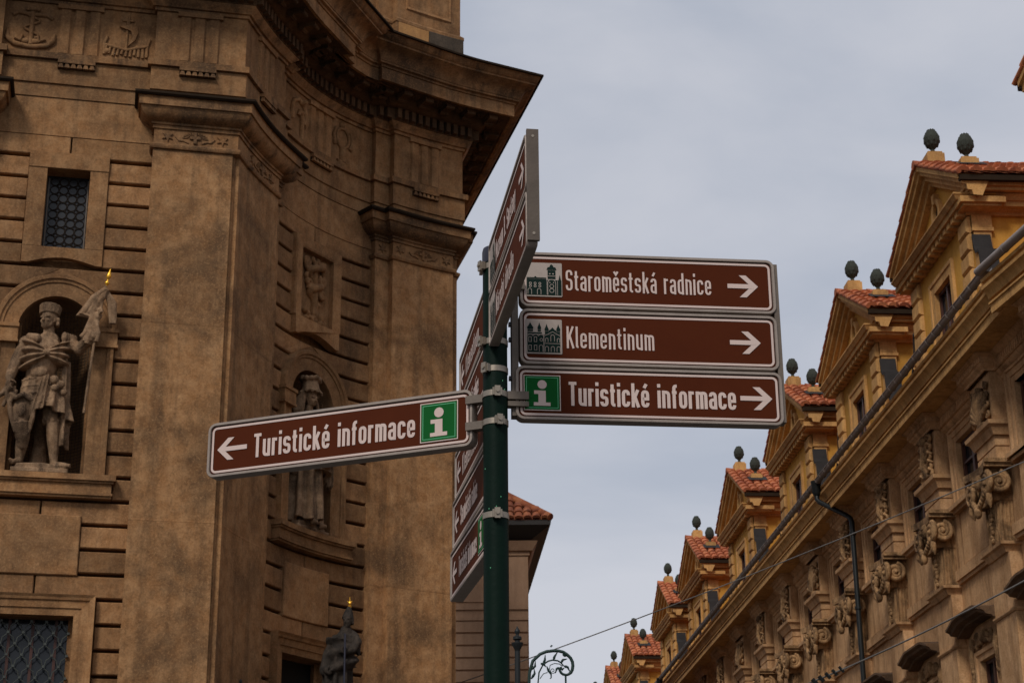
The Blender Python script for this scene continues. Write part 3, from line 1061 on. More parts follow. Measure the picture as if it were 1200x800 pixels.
def head(m, c, s, tilt=0.0, yaw=0.0, beard=False):
    """head of half-height s, facing -y; returns nothing"""
    rot = Matrix.Rotation(yaw, 3, 'Z') @ Matrix.Rotation(tilt, 3, 'X')
    c = Vector(c)
    P = lambda x, y, z: c + rot @ Vector((x * s, y * s, z * s))
    def e(x, y, z, a, b, d):
        m.ell(P(x, y, z), (a * s, b * s, d * s), 12, 8, rot)
    e(0, 0.12, 0.22, 0.74, 0.86, 0.80)      # skull
    e(0, -0.10, -0.22, 0.60, 0.66, 0.74)    # face
    e(0, -0.42, -0.62, 0.30, 0.26, 0.24)    # chin
    e(0, -0.78, -0.10, 0.10, 0.16, 0.26)    # nose
    e(0, -0.84, -0.22, 0.14, 0.14, 0.10)
    e(-0.28, -0.66, 0.18, 0.26, 0.12, 0.09)  # brows
    e(0.28, -0.66, 0.18, 0.26, 0.12, 0.09)
    e(-0.34, -0.52, -0.20, 0.18, 0.18, 0.16)  # cheeks
    e(0.34, -0.52, -0.20, 0.18, 0.18, 0.16)
    e(0, -0.64, -0.44, 0.20, 0.10, 0.07)    # lips
    e(-0.66, 0.08, -0.06, 0.10, 0.18, 0.24)  # ears
    e(0.66, 0.08, -0.06, 0.10, 0.18, 0.24)
    if beard:
        for k in range(7):
            a = -0.6 + 0.2 * k
            e(a * 0.75, -0.45 + abs(a) * 0.35, -0.72 + abs(a) * 0.4, 0.14, 0.16, 0.26)
    for k in range(16):                     # hair curls
        a = R(20 + 140 * k / 15)
        for zz in (0.05, -0.35):
            e(0.80 * math.cos(a), 0.15 + 0.72 * math.sin(a), zz, 0.20, 0.20, 0.26)

def hand(m, c, dirv, palmn, s=0.105, curl=0.9):
    """palm with four fingers and a thumb, curled round a shaft"""
    c, d, n = Vector(c), Vector(dirv).normalized(), Vector(palmn).normalized()
    side = d.cross(n).normalized()
    m.ell(c, (s * 0.5, s * 0.42, s * 0.5), 8, 6)
    for k, ln in enumerate((0.80, 0.95, 0.90, 0.72)):
        b = c + side * s * (0.36 - 0.24 * k) + d * s * 0.35
        p1 = b + d * s * ln * 0.45
        p2 = p1 + (d * (1 - curl) + n * curl) * s * ln * 0.4
        p3 = p2 + (n * (1 - curl) - d * curl * 0.7 + n * 0.3) * s * ln * 0.3
        m.tube([b, p1, p2, p3], [s * 0.13, s * 0.125, s * 0.115, s * 0.10], 7)
    b = c + side * s * 0.5 - d * s * 0.1
    m.tube([b, b + (side * 0.4 + d * 0.3 + n * 0.5) * s * 0.5, b + (d * 0.5 + n * 0.9) * s * 0.65], [s * 0.16, s * 0.14, s * 0.12], 7)

def frame_local(fn, w0=0.0):
    """origin and rotation so that local x = along the wall, -y = out of the wall"""
    p0 = Vector(fn(0, 8.82, 0.0)) + CH
    p1 = Vector(fn(0.2, 8.82, 0.0)) + CH
    a = math.atan2(p1.y - p0.y, p1.x - p0.x)
    return p0, a

# ---------------- warrior saint with banner (left niche)
p0, a0 = frame_local(mapL(-1.12))
m = MB()
m.box((-0.46, -0.20, 0.0), (0.34, 0.28, 0.06))
m.prism([(-0.42, 0.05), (-0.38, 0.13), (-0.05, 0.15), (0.26, 0.12), (0.30, 0.05)], lambda a, b, d: (a, d, b), -0.16, 0.24)
# standing leg (viewer's right) and relaxed leg
limb(m, [(0.00, 0.02, 1.22), (0.05, -0.04, 0.86), (0.07, -0.05, 0.74), (0.095, -0.02, 0.52), (0.125, -0.01, 0.22), (0.13, -0.02, 0.16)], [0.145, 0.115, 0.10, 0.095, 0.058, 0.06])
m.tube([(0.12, 0.03, 0.15), (0.18, -0.08, 0.13), (0.28, -0.17, 0.11), (0.37, -0.21, 0.105)], [0.06, 0.062, 0.052, 0.03], 8)
limb(m, [(-0.24, 0.0, 1.22), (-0.34, -0.06, 0.86), (-0.33, -0.02, 0.74), (-0.35, 0.05, 0.40), (-0.36, 0.06, 0.24)], [0.14, 0.115, 0.10, 0.085, 0.06])
m.tube([(-0.35, 0.08, 0.26), (-0.38, 0.0, 0.19), (-0.45, -0.08, 0.16), (-0.49, -0.11, 0.20)], [0.055, 0.055, 0.04, 0.022], 8)
# stockings roll at the knee
for k in range(9):
    a = k / 9 * 2 * math.pi
    m.ell((0.05 + 0.105 * math.cos(a), -0.02 + 0.105 * math.sin(a), 0.80), (0.045, 0.045, 0.05), 7, 5)
# torso (cuirass), belly and hips with the weight on one leg
limb(m, [(-0.13, 0.0, 1.22), (-0.18, 0.01, 1.42), (-0.15, 0.0, 1.66), (-0.12, 0.0, 1.88), (-0.09, 0.02, 2.04)], [0.21, 0.20, 0.235, 0.25, 0.17], 12)
m.ell((-0.20, -0.12, 1.78), (0.15, 0.11, 0.12), 10, 6)
m.ell((0.0, -0.12, 1.80), (0.15, 0.11, 0.12), 10, 6)
m.ell((-0.18, -0.16, 1.52), (0.14, 0.09, 0.13), 10, 6)
m.tube([(-0.38, -0.02, 1.42), (-0.20, -0.22, 1.36), (0.02, -0.16, 1.40), (0.07, 0.0, 1.46)], 0.035, 8)
# lappets of the skirt, with cross bands
tri = lambda x: 2 * abs(2 * (x - math.floor(x + 0.5))) - 1
def lap(u, v):
    ph = 150 + 250 * u
    return wrap(-0.16, 0.0, ph, 0.235 + 0.055 * v + 0.020 * tri(u * 13) + (0.018 if (v * 3.2) % 1 < 0.22 else 0), 1.40 - (0.36 + 0.03 * tri(u * 13)) * v)
cloth(m, lap, 130, 26, 0.07, (-0.16, 0.0))
# knotted sash and its tail
for (x, y, z, r) in ((0.05, -0.27, 1.37, 0.075), (0.14, -0.25, 1.31, 0.07), (0.19, -0.22, 1.20, 0.06), (0.07, -0.29, 1.24, 0.06)):
    m.ell((x, y, z), (r, r * 0.7, r * 0.9), 9, 6)
def tail(u, v):
    return (-0.07 - 0.08 * v + (u - 0.5) * (0.10 + 0.06 * v), -0.315 - 0.012 * math.cos(u * 12.5), 1.40 - 0.52 * v + 0.04 * u)
cloth(m, tail, 20, 12, 0.05, (-0.1, 0.4))
# drapery slung over the hip, falling to a flaring hem beside the knee
def sling(u, v):
    ph = 262 + 96 * u
    r_ = 0.29 + 0.10 * v * (0.4 + u) + 0.050 * math.sin(u * 22 + 2.5 * v) * (0.35 + 0.65 * v)
    return wrap(-0.06, 0.02, ph, r_, 1.30 - 0.06 * u - (0.30 + 0.20 * u) * v)
cloth(m, sling, 70, 22, 0.06, (-0.06, 0.02))
def breech(u, v):
    ph = 200 + 170 * u
    return wrap(0.05, -0.01, ph, 0.135 + 0.02 * math.sin(u * 24) * (1 - 0.3 * v), 0.98 - 0.18 * v)
cloth(m, breech, 50, 10, 0.05, (0.05, -0.01))
def cape(u, v):
    ph = 318 + 62 * u
    return wrap(-0.02, 0.06, ph, 0.25 + 0.07 * v + 0.03 * math.sin(u * 15 + v), 1.75 - 1.22 * v - 0.1 * math.sin(u * 9) * v)
cloth(m, cape, 40, 24, 0.06, (-0.02, 0.06))
# mantle across the chest, gathered at a brooch
br = (-0.09, -0.30, 1.77)
def gather(z0, z1, p0_, p1_, seed):
    def f_(u, v):
        ph = p0_ + (p1_ - p0_) * u
        k = u ** 1.4
        zt = z0 + (br[2] + 0.045 - z0) * k
        zb = z1 + (br[2] - 0.045 - z1) * k
        sagf = 0.05 * math.sin(math.pi * u)
        ridge = (0.5 + 0.5 * math.sin(v * 3.3 * 2 * math.pi + seed + 0.8 * u)) ** 0.8
        r_ = 0.285 + 0.05 * math.sin(math.pi * min(1, u * 1.1)) + 0.085 * (ridge - 0.5) * (1 - 0.55 * k)
        return wrap(-0.12, 0.0, ph, r_, zt + (zb - zt) * v - sagf * v, 1.02)
    return f_
cloth(m, gather(2.06, 1.56, 172, 276, 0.3), 44, 40, 0.10, (-0.12, 0.0))
cloth(m, gather(2.08, 1.66, 372, 276, 1.6), 40, 36, 0.10, (-0.12, 0.0))
m.ell(br, (0.05, 0.045, 0.05), 9, 6)
for k in range(5):                                   # collar points and pauldrons
    m.ell((-0.36 + 0.03 * k, -0.10 - 0.03 * k, 2.06 - 0.012 * k), (0.06, 0.05, 0.07), 8, 5)
    m.ell((0.14 + 0.035 * k, -0.14 + 0.03 * k, 2.08), (0.05, 0.05, 0.085), 8, 5)
m.ell((-0.40, 0.0, 1.98), (0.13, 0.13, 0.13), 10, 6)
m.ell((0.22, 0.0, 2.02), (0.13, 0.13, 0.13), 10, 6)
# viewer's left arm: down and bent, hand on the shield
limb(m, [(-0.42, 0.0, 1.94), (-0.52, -0.04, 1.68), (-0.56, -0.08, 1.54), (-0.58, -0.18, 1.40), (-0.575, -0.24, 1.33)], [0.11, 0.095, 0.085, 0.07, 0.05])
hand(m, (-0.57, -0.28, 1.27), (0.1, -0.35, -1), (0.9, 0.3, 0.0), 0.125, 0.5)
# viewer's right arm: raised, gripping the banner pole
limb(m, [(0.24, 0.0, 2.02), (0.36, -0.06, 1.94), (0.46, -0.14, 2.02), (0.54, -0.24, 2.22), (0.575, -0.28, 2.32)], [0.11, 0.10, 0.088, 0.075, 0.05])
hand(m, (0.60, -0.31, 2.38), (0.1, -0.5, 0.6), (0.9, 0.2, 0.2), 0.13, 0.9)
# banner pole and furled banner
m.tube([(0.50, -0.22, 0.9), (0.58, -0.30, 2.1), (0.68, -0.34, 2.86)], 0.022, 7)
for k in range(9):
    f = k / 8
    m.tube([(0.69 + 0.02 * math.sin(k * 2), -0.34 + 0.03 * math.cos(k * 2), 2.80), (0.63 - 0.14 * f + 0.03 * math.sin(k), -0.33, 2.66), (0.52 - 0.16 * f + 0.04 * math.sin(k * 3), -0.26 - 0.03 * math.cos(k * 2), 2.46 - 0.07 * f), (0.56 - 0.06 * f, -0.30, 2.36), (0.62 - 0.18 * f, -0.32, 2.10), (0.60 - 0.22 * f, -0.30 + 0.03 * math.sin(k * 2), 1.98 + 0.05 * math.sin(k))],
           [0.035, 0.05, 0.05, 0.032, 0.046, 0.042], 7)
for k in range(5):
    m.tube([(0.69, -0.32, 2.78), (0.76 + 0.015 * k, -0.28, 2.60), (0.79 + 0.014 * k, -0.24, 2.30)], [0.04, 0.045, 0.03], 7)
# neck, head, cap
limb(m, [(-0.09, 0.0, 2.06), (-0.095, -0.03, 2.22)], [0.09, 0.085])
head(m, (-0.11, -0.06, 2.355), 0.158, 0.0, R(-34), True)
m.tube([(-0.105, -0.03, 2.44), (-0.10, -0.02, 2.52), (-0.095, -0.01, 2.575)], [0.150, 0.160, 0.172], 14)
m.ell((-0.095, -0.01, 2.57), (0.17, 0.16, 0.045), 12, 6)
# draped shield resting by the leg, tapering to its foot
m.ell((-0.37, -0.20, 0.90), (0.15, 0.10, 0.30), 14, 10, Matrix.Rotation(R(8), 3, 'Y'))
m.tube([(-0.36, -0.20, 0.72), (-0.33, -0.16, 0.52), (-0.31, -0.10, 0.36)], [0.14, 0.11, 0.06], 10)
for sg, zt in ((-1, 1.18), (1, 1.12)):
    m.tube([(-0.38 + sg * 0.08, -0.26, zt), (-0.38 + sg * 0.17, -0.28, 0.98), (-0.36 + sg * 0.15, -0.27, 0.78), (-0.34 + sg * 0.09, -0.22, 0.56)], [0.026, 0.040, 0.038, 0.03], 7)
m.tube([(-0.54, -0.26, 1.12), (-0.46, -0.31, 1.05), (-0.36, -0.33, 1.10), (-0.24, -0.29, 1.03)], [0.04, 0.045, 0.045, 0.035], 7)
m.ell((-0.37, -0.29, 0.88), (0.07, 0.05, 0.11), 9, 6)
m.ell((-0.35, -0.27, 0.68), (0.05, 0.05, 0.06), 8, 6)
folds(m, (-0.56, -0.26, 1.26), (-0.56, -0.22, 0.98), 3, (0.12, 0.16), 0.032, 0.036, 8, 0.03)
m.tube([(-0.60, -0.24, 1.24), (-0.66, -0.24, 1.12), (-0.72, -0.20, 1.06)], [0.035, 0.04, 0.012], 6)
# rock and drapery behind
m.tube([(-0.12, 0.30, 0.05), (-0.10, 0.32, 0.5), (-0.1, 0.30, 1.2)], [0.16, 0.10, 0.10], 10)
warrior = empty('stone_statue', p0 + Vector((0, 0, 0.0)), a0)
tag(warrior, 'stone statue of a caped warrior raising a gilt-tipped banner in the left niche', 'statue', 'stone figures in the church niches')
sculpt('figure', m, 0.0095, M['statue'], warrior, 1, 0.006)
m = MB()
m.lathe([(0.012, 0.0), (0.016, 0.03), (0.034, 0.05), (0.034, 0.07), (0.014, 0.09), (0.014, 0.12), (0.026, 0.135), (0.04, 0.17), (0.022, 0.22), (0.004, 0.285)], (0, 0, 0), 10)
sp = m.build('gilded_tip', M['gold'], warrior, 60, (0.685, -0.342, 2.84))
sp.rotation_euler = (R(2), R(9), 0)

# ---------------- crowned woman (concave bay niche)
p0, a0 = frame_local(mapA(147.8))
m = MB()
m.box((-0.40, -0.16, 0.0), (0.40, 0.26, 0.06))
m.prism([(-0.36, 0.05), (-0.34, 0.14), (-0.05, 0.17), (0.28, 0.12), (0.34, 0.05)], lambda a, b, d: (a, d, b), -0.14, 0.22)
limb(m, [(-0.06, 0.02, 0.15), (-0.04, 0.02, 0.7), (0.02, 0.0, 1.1), (0.02, 0.0, 1.4), (-0.04, 0.0, 1.7), (-0.06, 0.0, 1.9)], [0.20, 0.22, 0.25, 0.20, 0.22, 0.16], 12)
def gown(u, v):
    ph = 160 + 220 * u
    return wrap(-0.04 - 0.06 * v, 0.0, ph, 0.24 + 0.07 * v + 0.065 * math.sin(u * 34 + 1.5 * v + 0.8 * math.sin(5 * v)) * (0.4 + 0.6 * v), 1.30 - (1.14 + 0.02 * math.sin(u * 20)) * v)
cloth(m, gown, 110, 40, 0.08, (-0.05, 0.0))
def over(u, v):
    ph = 175 + 190 * u
    z_ = 1.52 - 0.30 * u - (0.62 - 0.30 * u) * v + 0.10 * math.sin(math.pi * u) * v
    return wrap(-0.02, 0.0, ph, 0.285 + 0.05 * v + 0.07 * math.sin(v * 16 + 7 * u), z_)
cloth(m, over, 70, 40, 0.09, (-0.02, 0.0))
def fall(u, v):
    return (0.22 + 0.16 * u + 0.05 * v, -0.20 + 0.05 * math.sin(u * 14 + v), 1.36 - (0.46 + 0.12 * math.sin(u * 9)) * v)
cloth(m, fall, 24, 20, 0.07, (0.2, 0.4))
def bodice(u, v):
    ph = 185 + 170 * u
    return wrap(-0.04, 0.0, ph, 0.215 + 0.03 * math.sin(u * 26 + 3 * v), 1.95 - 0.5 * v)
cloth(m, bodice, 60, 20, 0.06, (-0.04, 0.0))
m.tube([(-0.12, -0.2, 0.14), (-0.06, -0.30, 0.12)], [0.06, 0.035], 7)
m.tube([(0.12, -0.18, 0.12), (0.20, -0.27, 0.10)], [0.06, 0.035], 7)
limb(m, [(-0.26, 0.0, 1.86), (-0.38, -0.06, 1.60), (-0.36, -0.20, 1.44), (-0.20, -0.28, 1.44)], [0.10, 0.085, 0.075, 0.05])
hand(m, (-0.14, -0.31, 1.45), (1, -0.2, 0.2), (0, 0.4, 0.9), 0.11, 0.5)
limb(m, [(0.16, 0.0, 1.86), (0.27, -0.06, 1.62), (0.27, -0.20, 1.42), (0.25, -0.25, 1.32)], [0.10, 0.085, 0.07, 0.05])
hand(m, (0.25, -0.28, 1.25), (0, -0.3, -1), (-1, 0.2, 0), 0.11, 0.6)
limb(m, [(-0.05, 0.0, 1.95), (-0.05, -0.03, 2.10)], [0.085, 0.07])
head(m, (-0.05, -0.07, 2.25), 0.142, R(8), R(-8))
for sg in (-1, 1):
    for k in range(5):
        m.tube([(-0.05 + sg * 0.12, -0.02, 2.40), (-0.05 + sg * (0.17 + 0.008 * k), -0.05 + 0.03 * k, 2.2), (-0.05 + sg * (0.21 + 0.014 * k), -0.06 + 0.03 * k, 2.02), (-0.05 + sg * 0.19, -0.04 + 0.04 * k, 1.86)], [0.03, 0.036, 0.036, 0.03], 7)
m.tube([(-0.05, -0.05, 2.36), (-0.05, -0.05, 2.42), (-0.045, -0.04, 2.50), (-0.04, -0.03, 2.56)], [0.175, 0.155, 0.14, 0.135], 14)
for k in range(11):
    a = k / 11 * 2 * math.pi
    m.ell((-0.04 + 0.155 * math.cos(a), -0.03 + 0.14 * math.sin(a), 2.60 + 0.012 * math.sin(3 * a)), (0.055, 0.055, 0.045), 8, 6)
    m.tube([(-0.05 + 0.15 * math.cos(a), -0.05 + 0.15 * math.sin(a), 2.38), (-0.05 + 0.21 * math.cos(a), -0.05 + 0.20 * math.sin(a), 2.335)], [0.03, 0.022], 6)
woman = empty('stone_statue', p0, a0)
tag(woman, 'stone statue of a robed crowned woman in the niche behind the left-pointing sign', 'statue', 'stone figures in the church niches')
sculpt('figure', m, 0.0115, M['statue'], woman, 1, 0.012)

# ---------------- soot-black figure in front of the concave bay
FX, FY, FZ = -2.52, 26.5, 5.02
m = MB()
m.box((-0.30, -0.26, 0), (0.30, 0.26, 0.08))
limb(m, [(-0.12, 0.0, 0.08), (-0.12, 0.0, 0.5), (-0.10, 0.0, 0.9), (-0.06, 0.0, 1.3), (0.0, 0.0, 1.62), (0.03, 0.0, 1.78)], [0.20, 0.22, 0.23, 0.22, 0.20, 0.12], 12)
def habit(u, v):
    ph = 170 + 210 * u
    return wrap(-0.10, 0.0, ph, 0.22 + 0.09 * v + 0.045 * math.sin(u * 30 + 2 * v), 1.45 - 1.34 * v)
cloth(m, habit, 90, 30, 0.08, (-0.1, 0.0))
def shawl(u, v):
    ph = 165 + 220 * u
    return wrap(-0.04, 0.0, ph, 0.25 + 0.05 * v + 0.045 * math.sin(v * 13 + 6 * u), 1.72 - 0.12 * u - (0.62 - 0.3 * u) * v)
cloth(m, shawl, 60, 34, 0.08, (-0.04, 0.0))
limb(m, [(-0.16, 0.0, 1.66), (-0.30, -0.06, 1.44), (-0.34, -0.14, 1.24), (-0.26, -0.26, 1.18)], [0.095, 0.085, 0.075, 0.05])
hand(m, (-0.22, -0.29, 1.17), (1, -0.3, 0), (0, 0.3, 1), 0.11, 0.7)
m.ell((-0.33, -0.12, 1.22), (0.10, 0.10, 0.10), 9, 6)
limb(m, [(0.16, 0.0, 1.70), (0.26, -0.10, 1.62), (0.20, -0.22, 1.50), (0.10, -0.27, 1.46)], [0.09, 0.08, 0.065, 0.05])
hand(m, (0.06, -0.29, 1.46), (-0.6, -0.3, 0.2), (-0.2, 0.9, 0), 0.11, 0.9)
for k in range(5):
    m.tube([(0.12, 0.02, 1.80 - 0.02 * k), (0.24, -0.02, 1.72 - 0.03 * k), (0.28, 0.0, 1.60 - 0.04 * k)], [0.04, 0.045, 0.035], 7)
limb(m, [(0.04, 0.0, 1.74), (0.06, -0.03, 1.84)], [0.075, 0.065])
head(m, (0.06, -0.06, 1.95), 0.115, R(6), R(-20), True)
m.tube([(0.06, -0.01, 1.98), (0.07, 0.01, 2.08), (0.08, 0.02, 2.17)], [0.118, 0.085, 0.03], 12)
black_fig = empty('dark_saint_statue', (FX, FY, 0.0))
tag(black_fig, 'soot-black statue of a saint with gilded halo star on a pillar before the concave bay', 'statue')
bf = sculpt('figure', m, 0.0115, M['darkfig'], black_fig, 1, 0.008, (0.01, 0, FZ))
bf.scale = (0.80, 0.85, 1.0)
m = MB()
m.tube([(0.06, -0.33, 0.12 + FZ), (0.055, -0.33, 1.70 + FZ)], 0.016, 7)
m.build('staff', M['postcap'], black_fig)
m = MB()
for k in range(5):
    a = math.pi * 2 * k / 5 + math.pi / 2
    m.tube([(0.08, 0.0, 2.22 + FZ), (0.08 + 0.04 * math.cos(a), 0.0, 2.225 + FZ + 0.09 * math.sin(a))], [0.016, 0.003], 6)
m.ell((0.08, 0.0, 2.22 + FZ), (0.030, 0.030, 0.030), 10, 6)
m.tube([(0.08, 0, 2.14 + FZ), (0.08, 0, 2.22 + FZ)], 0.008, 6)
m.build('gilded_star', M['gold'], black_fig)
m = MB()
m.lathe([(0.55, 0), (0.55, 0.5), (0.42, 0.6), (0.36, 0.7), (0.34, 4.3), (0.40, 4.4), (0.46, 4.6), (0.50, 4.75), (0.50, FZ - 0.001)], (0, 0, 0), 20)
m.build('pillar', M['blackstone'], black_fig, 30)

# ================================================================== OCHRE TOWN HOUSE (right)
FD = Vector((-0.06215283, 0.99806664, 0))
FN = Vector((0.99806664, 0.06215283, 0))
FDIST = 10.0
house = empty('ochre_town_house', FN * FDIST, math.atan2(FD.y, FD.x))
tag(house, 'long ochre and tan baroque town house on the right with gabled tiled dormers', 'house')
# local frame of the house: x = distance along the street (t), y = out towards the street (o), z
TB = 25.75            # the front bends here: the near wing turns away
BEND = R(7.0)
T_END = 71.0
def near(t, o):
    """the near wing turned by BEND about (TB, 0); slightly proud"""
    d = t - TB
    return (TB + d * math.cos(BEND) - (o + 0.10) * math.sin(BEND), d * math.sin(BEND) + (o + 0.10) * math.cos(BEND))
def lbox(m, t0, t1, o0, o1, z0, z1, mi=0):
    m.box((t0, o0, z0), (t1, o1, z1), mi)

PITCH = 3.25
PT = [28.35 + PITCH * k for k in range(14)]       # pilaster axes
WT = [p - PITCH / 2 for p in PT]                  # window axes

# --- wall, with window recesses left open (upper row) and lower row
m = MB()
UZ0, UZ1 = 9.88, 11.12
LZ0, LZ1 = 4.6, 7.18
edges = [TB]
for c in WT:
    if c - 0.75 > TB + 0.05:
        edges += [c - 0.75, c + 0.75]
edges.append(T_END)
def wallquad(m, t0, t1, z0, z1, o=0.10):
    m.add([(t0, o, z0), (t1, o, z0), (t1, o, z1), (t0, o, z1)], [(0, 1, 2, 3)])
wallquad(m, TB, T_END, UZ1, 12.2)
wallquad(m, TB, T_END, LZ1, UZ0)
wallquad(m, TB, T_END, 0.0, LZ0)
for i in range(0, len(edges) - 1, 2):
    a, b = edges[i], edges[i + 1]
    wallquad(m, a, b, UZ0, UZ1)
prev = TB
for c in WT:
    if c - 0.5 < TB:
        continue
    wallquad(m, prev, c - 0.5, LZ0, LZ1)
    prev = c + 0.5
wallquad(m, prev, T_END, LZ0, LZ1)
# gable end far away and a back wall
m.add([(T_END, 0.1, 0), (T_END, -9, 0), (T_END, -9, 14.5), (T_END, 0.1, 12.2)], [(0, 1, 2, 3)])
hwall = m.build('wall', M['fac'], house)
m = MB()
vs = [(*near(t, 0.0), z) for t in (14.0, TB) for z in (0.0, 9.9, 11.12, 12.2)]
m.add(vs, [(0, 1, 5, 4), (2, 3, 7, 6)])
vs = [(*near(t, 0.0), z) for t in (25.2, TB + 0.1) for z in (9.9, 11.12)]
m.add(vs, [(0, 1, 3, 2)])
vs = [(*near(t, 0.0), z) for t in (14.0, 24.2) for z in (9.9, 11.12)]
m.add(vs, [(0, 1, 3, 2)])
m.build('wall', M['fac'], house)

# --- eaves cornice : path in plan (t,o) going from near to far has outward = -dx.. use explicit sign
PF = [near(14.0, 0.0), near(25.95, 0.0)]
def hsweep(m, pts, prof, caps=True, mi=0):
    # path runs with increasing t: normal (dy,-dx) = (0,-1) -> flip offsets
    sweep(m, pts, [(-o, z) for o, z in prof], caps=caps, mi=mi)
main_path = [(25.6, 0.0), (T_END, 0.0)]
C_up = [(0.0, 11.72), (0.72, 11.722), (0.72, 11.70), (0.765, 11.70), (0.77, 11.835), (0.80, 11.84), (0.80, 11.87), (0.72, 11.875), (0.725, 11.925), (0.79, 11.93), (0.80, 11.97), (0.835, 12.03), (0.885, 12.065), (0.90, 12.07), (0.905, 12.12),
        (0.84, 12.125), (0.845, 12.19), (0.89, 12.20), (0.90, 12.245), (0.0, 12.26)]
m = MB()
hsweep(m, main_path, C_up)
corn_main = m.build('cornice', M['trim'], house, smooth=40)
m = MB()
hsweep(m, PF, C_up)
m.build('cornice', M['trim'], house, smooth=40)
bed = [(0.0, 11.30), (0.13, 11.31), (0.14, 11.36), (0.20, 11.40), (0.22, 11.44), (0.25, 11.445), (0.25, 11.62), (0.30, 11.66), (0.36, 11.715), (0.0, 11.716)]
m = MB()
hsweep(m, main_path, bed)
hbed = m.build('bed_moulding', M['fac'], corn_main, smooth=40)
m = MB()
hsweep(m, PF, bed)
m.build('bed_moulding', M['fac'], corn_main, smooth=40)
# flutes on the bed band
m = MB()
t = TB + 0.1
while t < 52:
    lbox(m, t, t + 0.055, 0.249, 0.268, 11.455, 11.61)
    t += 0.10
fl = m.build('flutes', M['fac'], corn_main)
fl['kind'] = 'stuff'

# --- gutter, lead edge, main roof
def halfpipe(path3, r):
    m = MB()
    n = len(path3)
    K = 8
    vs = []
    for p in path3:
        for k in range(K + 1):
            a = math.pi + math.pi * k / K
            vs.append((p[0], p[1] + r * math.cos(a), p[2] + r * math.sin(a)))
        vs.append((p[0], p[1] + r * 1.12, p[2] + 0.012))
    fs = []
    W_ = K + 2
    for i in range(n - 1):
        for k in range(W_ - 1):
            fs.append((i * W_ + k, i * W_ + k + 1, (i + 1) * W_ + k + 1, (i + 1) * W_ + k))
    m.add(vs, fs)
    return m
m = halfpipe([(25.6, 0.95, 12.375), (T_END, 0.95, 12.375)], 0.068)
m.tube([(25.6, 1.022, 12.385), (T_END, 1.022, 12.385)], 0.012, 6)
gut = m.build('gutter', M['gutter'], house, smooth=50)
a, b = near(14.0, 0.95), near(25.9, 0.95)
m = MB()
m.tube([(*a, 12.36), (*b, 12.36)], 0.07, 12)
for k in range(12):
    f = k / 12
    m.tube([(a[0] + (b[0] - a[0]) * f, a[1] + (b[1] - a[1]) * f, 12.36), (a[0] + (b[0] - a[0]) * (f + 0.003), a[1] + (b[1] - a[1]) * (f + 0.003), 12.36)], 0.078, 12)
m.build('gutter', M['gutter'], house, smooth=50)
# gutter brackets (each one)
bm_ = MB()
bm_.tube([(0, 0.95 + 0.074 * math.cos(math.pi + math.pi * k / 8), 12.378 + 0.074 * math.sin(math.pi + math.pi * k / 8)) for k in range(9)], 0.011, 5)
bme = bm_.mesh('gutter_bracket')
bme.materials.append(M['gutter'])
t = 26.4
while t < 70:
    link('gutter_bracket', bme, gut, (t, 0, 0))
    t += 0.42
m = MB()
m.add([(26.0, 0.86, 12.27), (T_END, 0.86, 12.27), (T_END, -0.3, 12.34), (26.0, -0.3, 12.34)], [(0, 1, 2, 3)])
n0, n1, n2, n3 = near(14, 0.86), near(25.8, 0.86), near(25.8, -0.3), near(14, -0.3)
m.add([(*n0, 12.27), (*n1, 12.27), (*n2, 12.34), (*n3, 12.34)], [(0, 1, 2, 3)])
m.build('eaves_flashing', M['lead'], house)

# --- clay tile field helper
def tiles(m, org, ue, us, ncol, nrow, w=0.235, l=0.33, r=0.072, seed=1, clip=None):
    """org: lower corner; ue: unit vector along the eave; us: unit vector up the slope"""
    rnd = random.Random(seed)
    org, ue, us = Vector(org), Vector(ue).normalized(), Vector(us).normalized()
    un = ue.cross(us)
    if un.z < 0:
        un = -un
    for j in range(nrow):
        for i in range(ncol):
            if clip and not clip((i + 0.5) * w, (j + 0.5) * l):
                continue
            j0 = rnd.uniform(-0.012, 0.012)
            b = org + ue * ((i + 0.5) * w + rnd.uniform(-0.006, 0.006)) + us * (j * l + j0)
            vs = []
            for (dl, lift, rr_) in ((0.0, 0.030, r * 1.12), (l * 1.12, 0.0, r * 0.9)):
                for k in range(6):
                    a = math.pi * k / 5
                    vs.append(b + us * dl + ue * (rr_ * 1.45 * math.cos(a)) + un * (lift + rr_ * math.sin(a)))
            m.add(vs, [(k, k + 1, 7 + k, 6 + k) for k in range(5)] + [(0, 1, 2, 3, 4, 5)])

# main roof slope behind the dormers
m = MB()
m.add([(26.0, 0.55, 12.40), (T_END, 0.55, 12.40), (T_END, -7.0, 18.0), (26.0, -7.0, 18.0)], [(0, 1, 2, 3)])
hroof = m.build('roof', M['tile'], house)

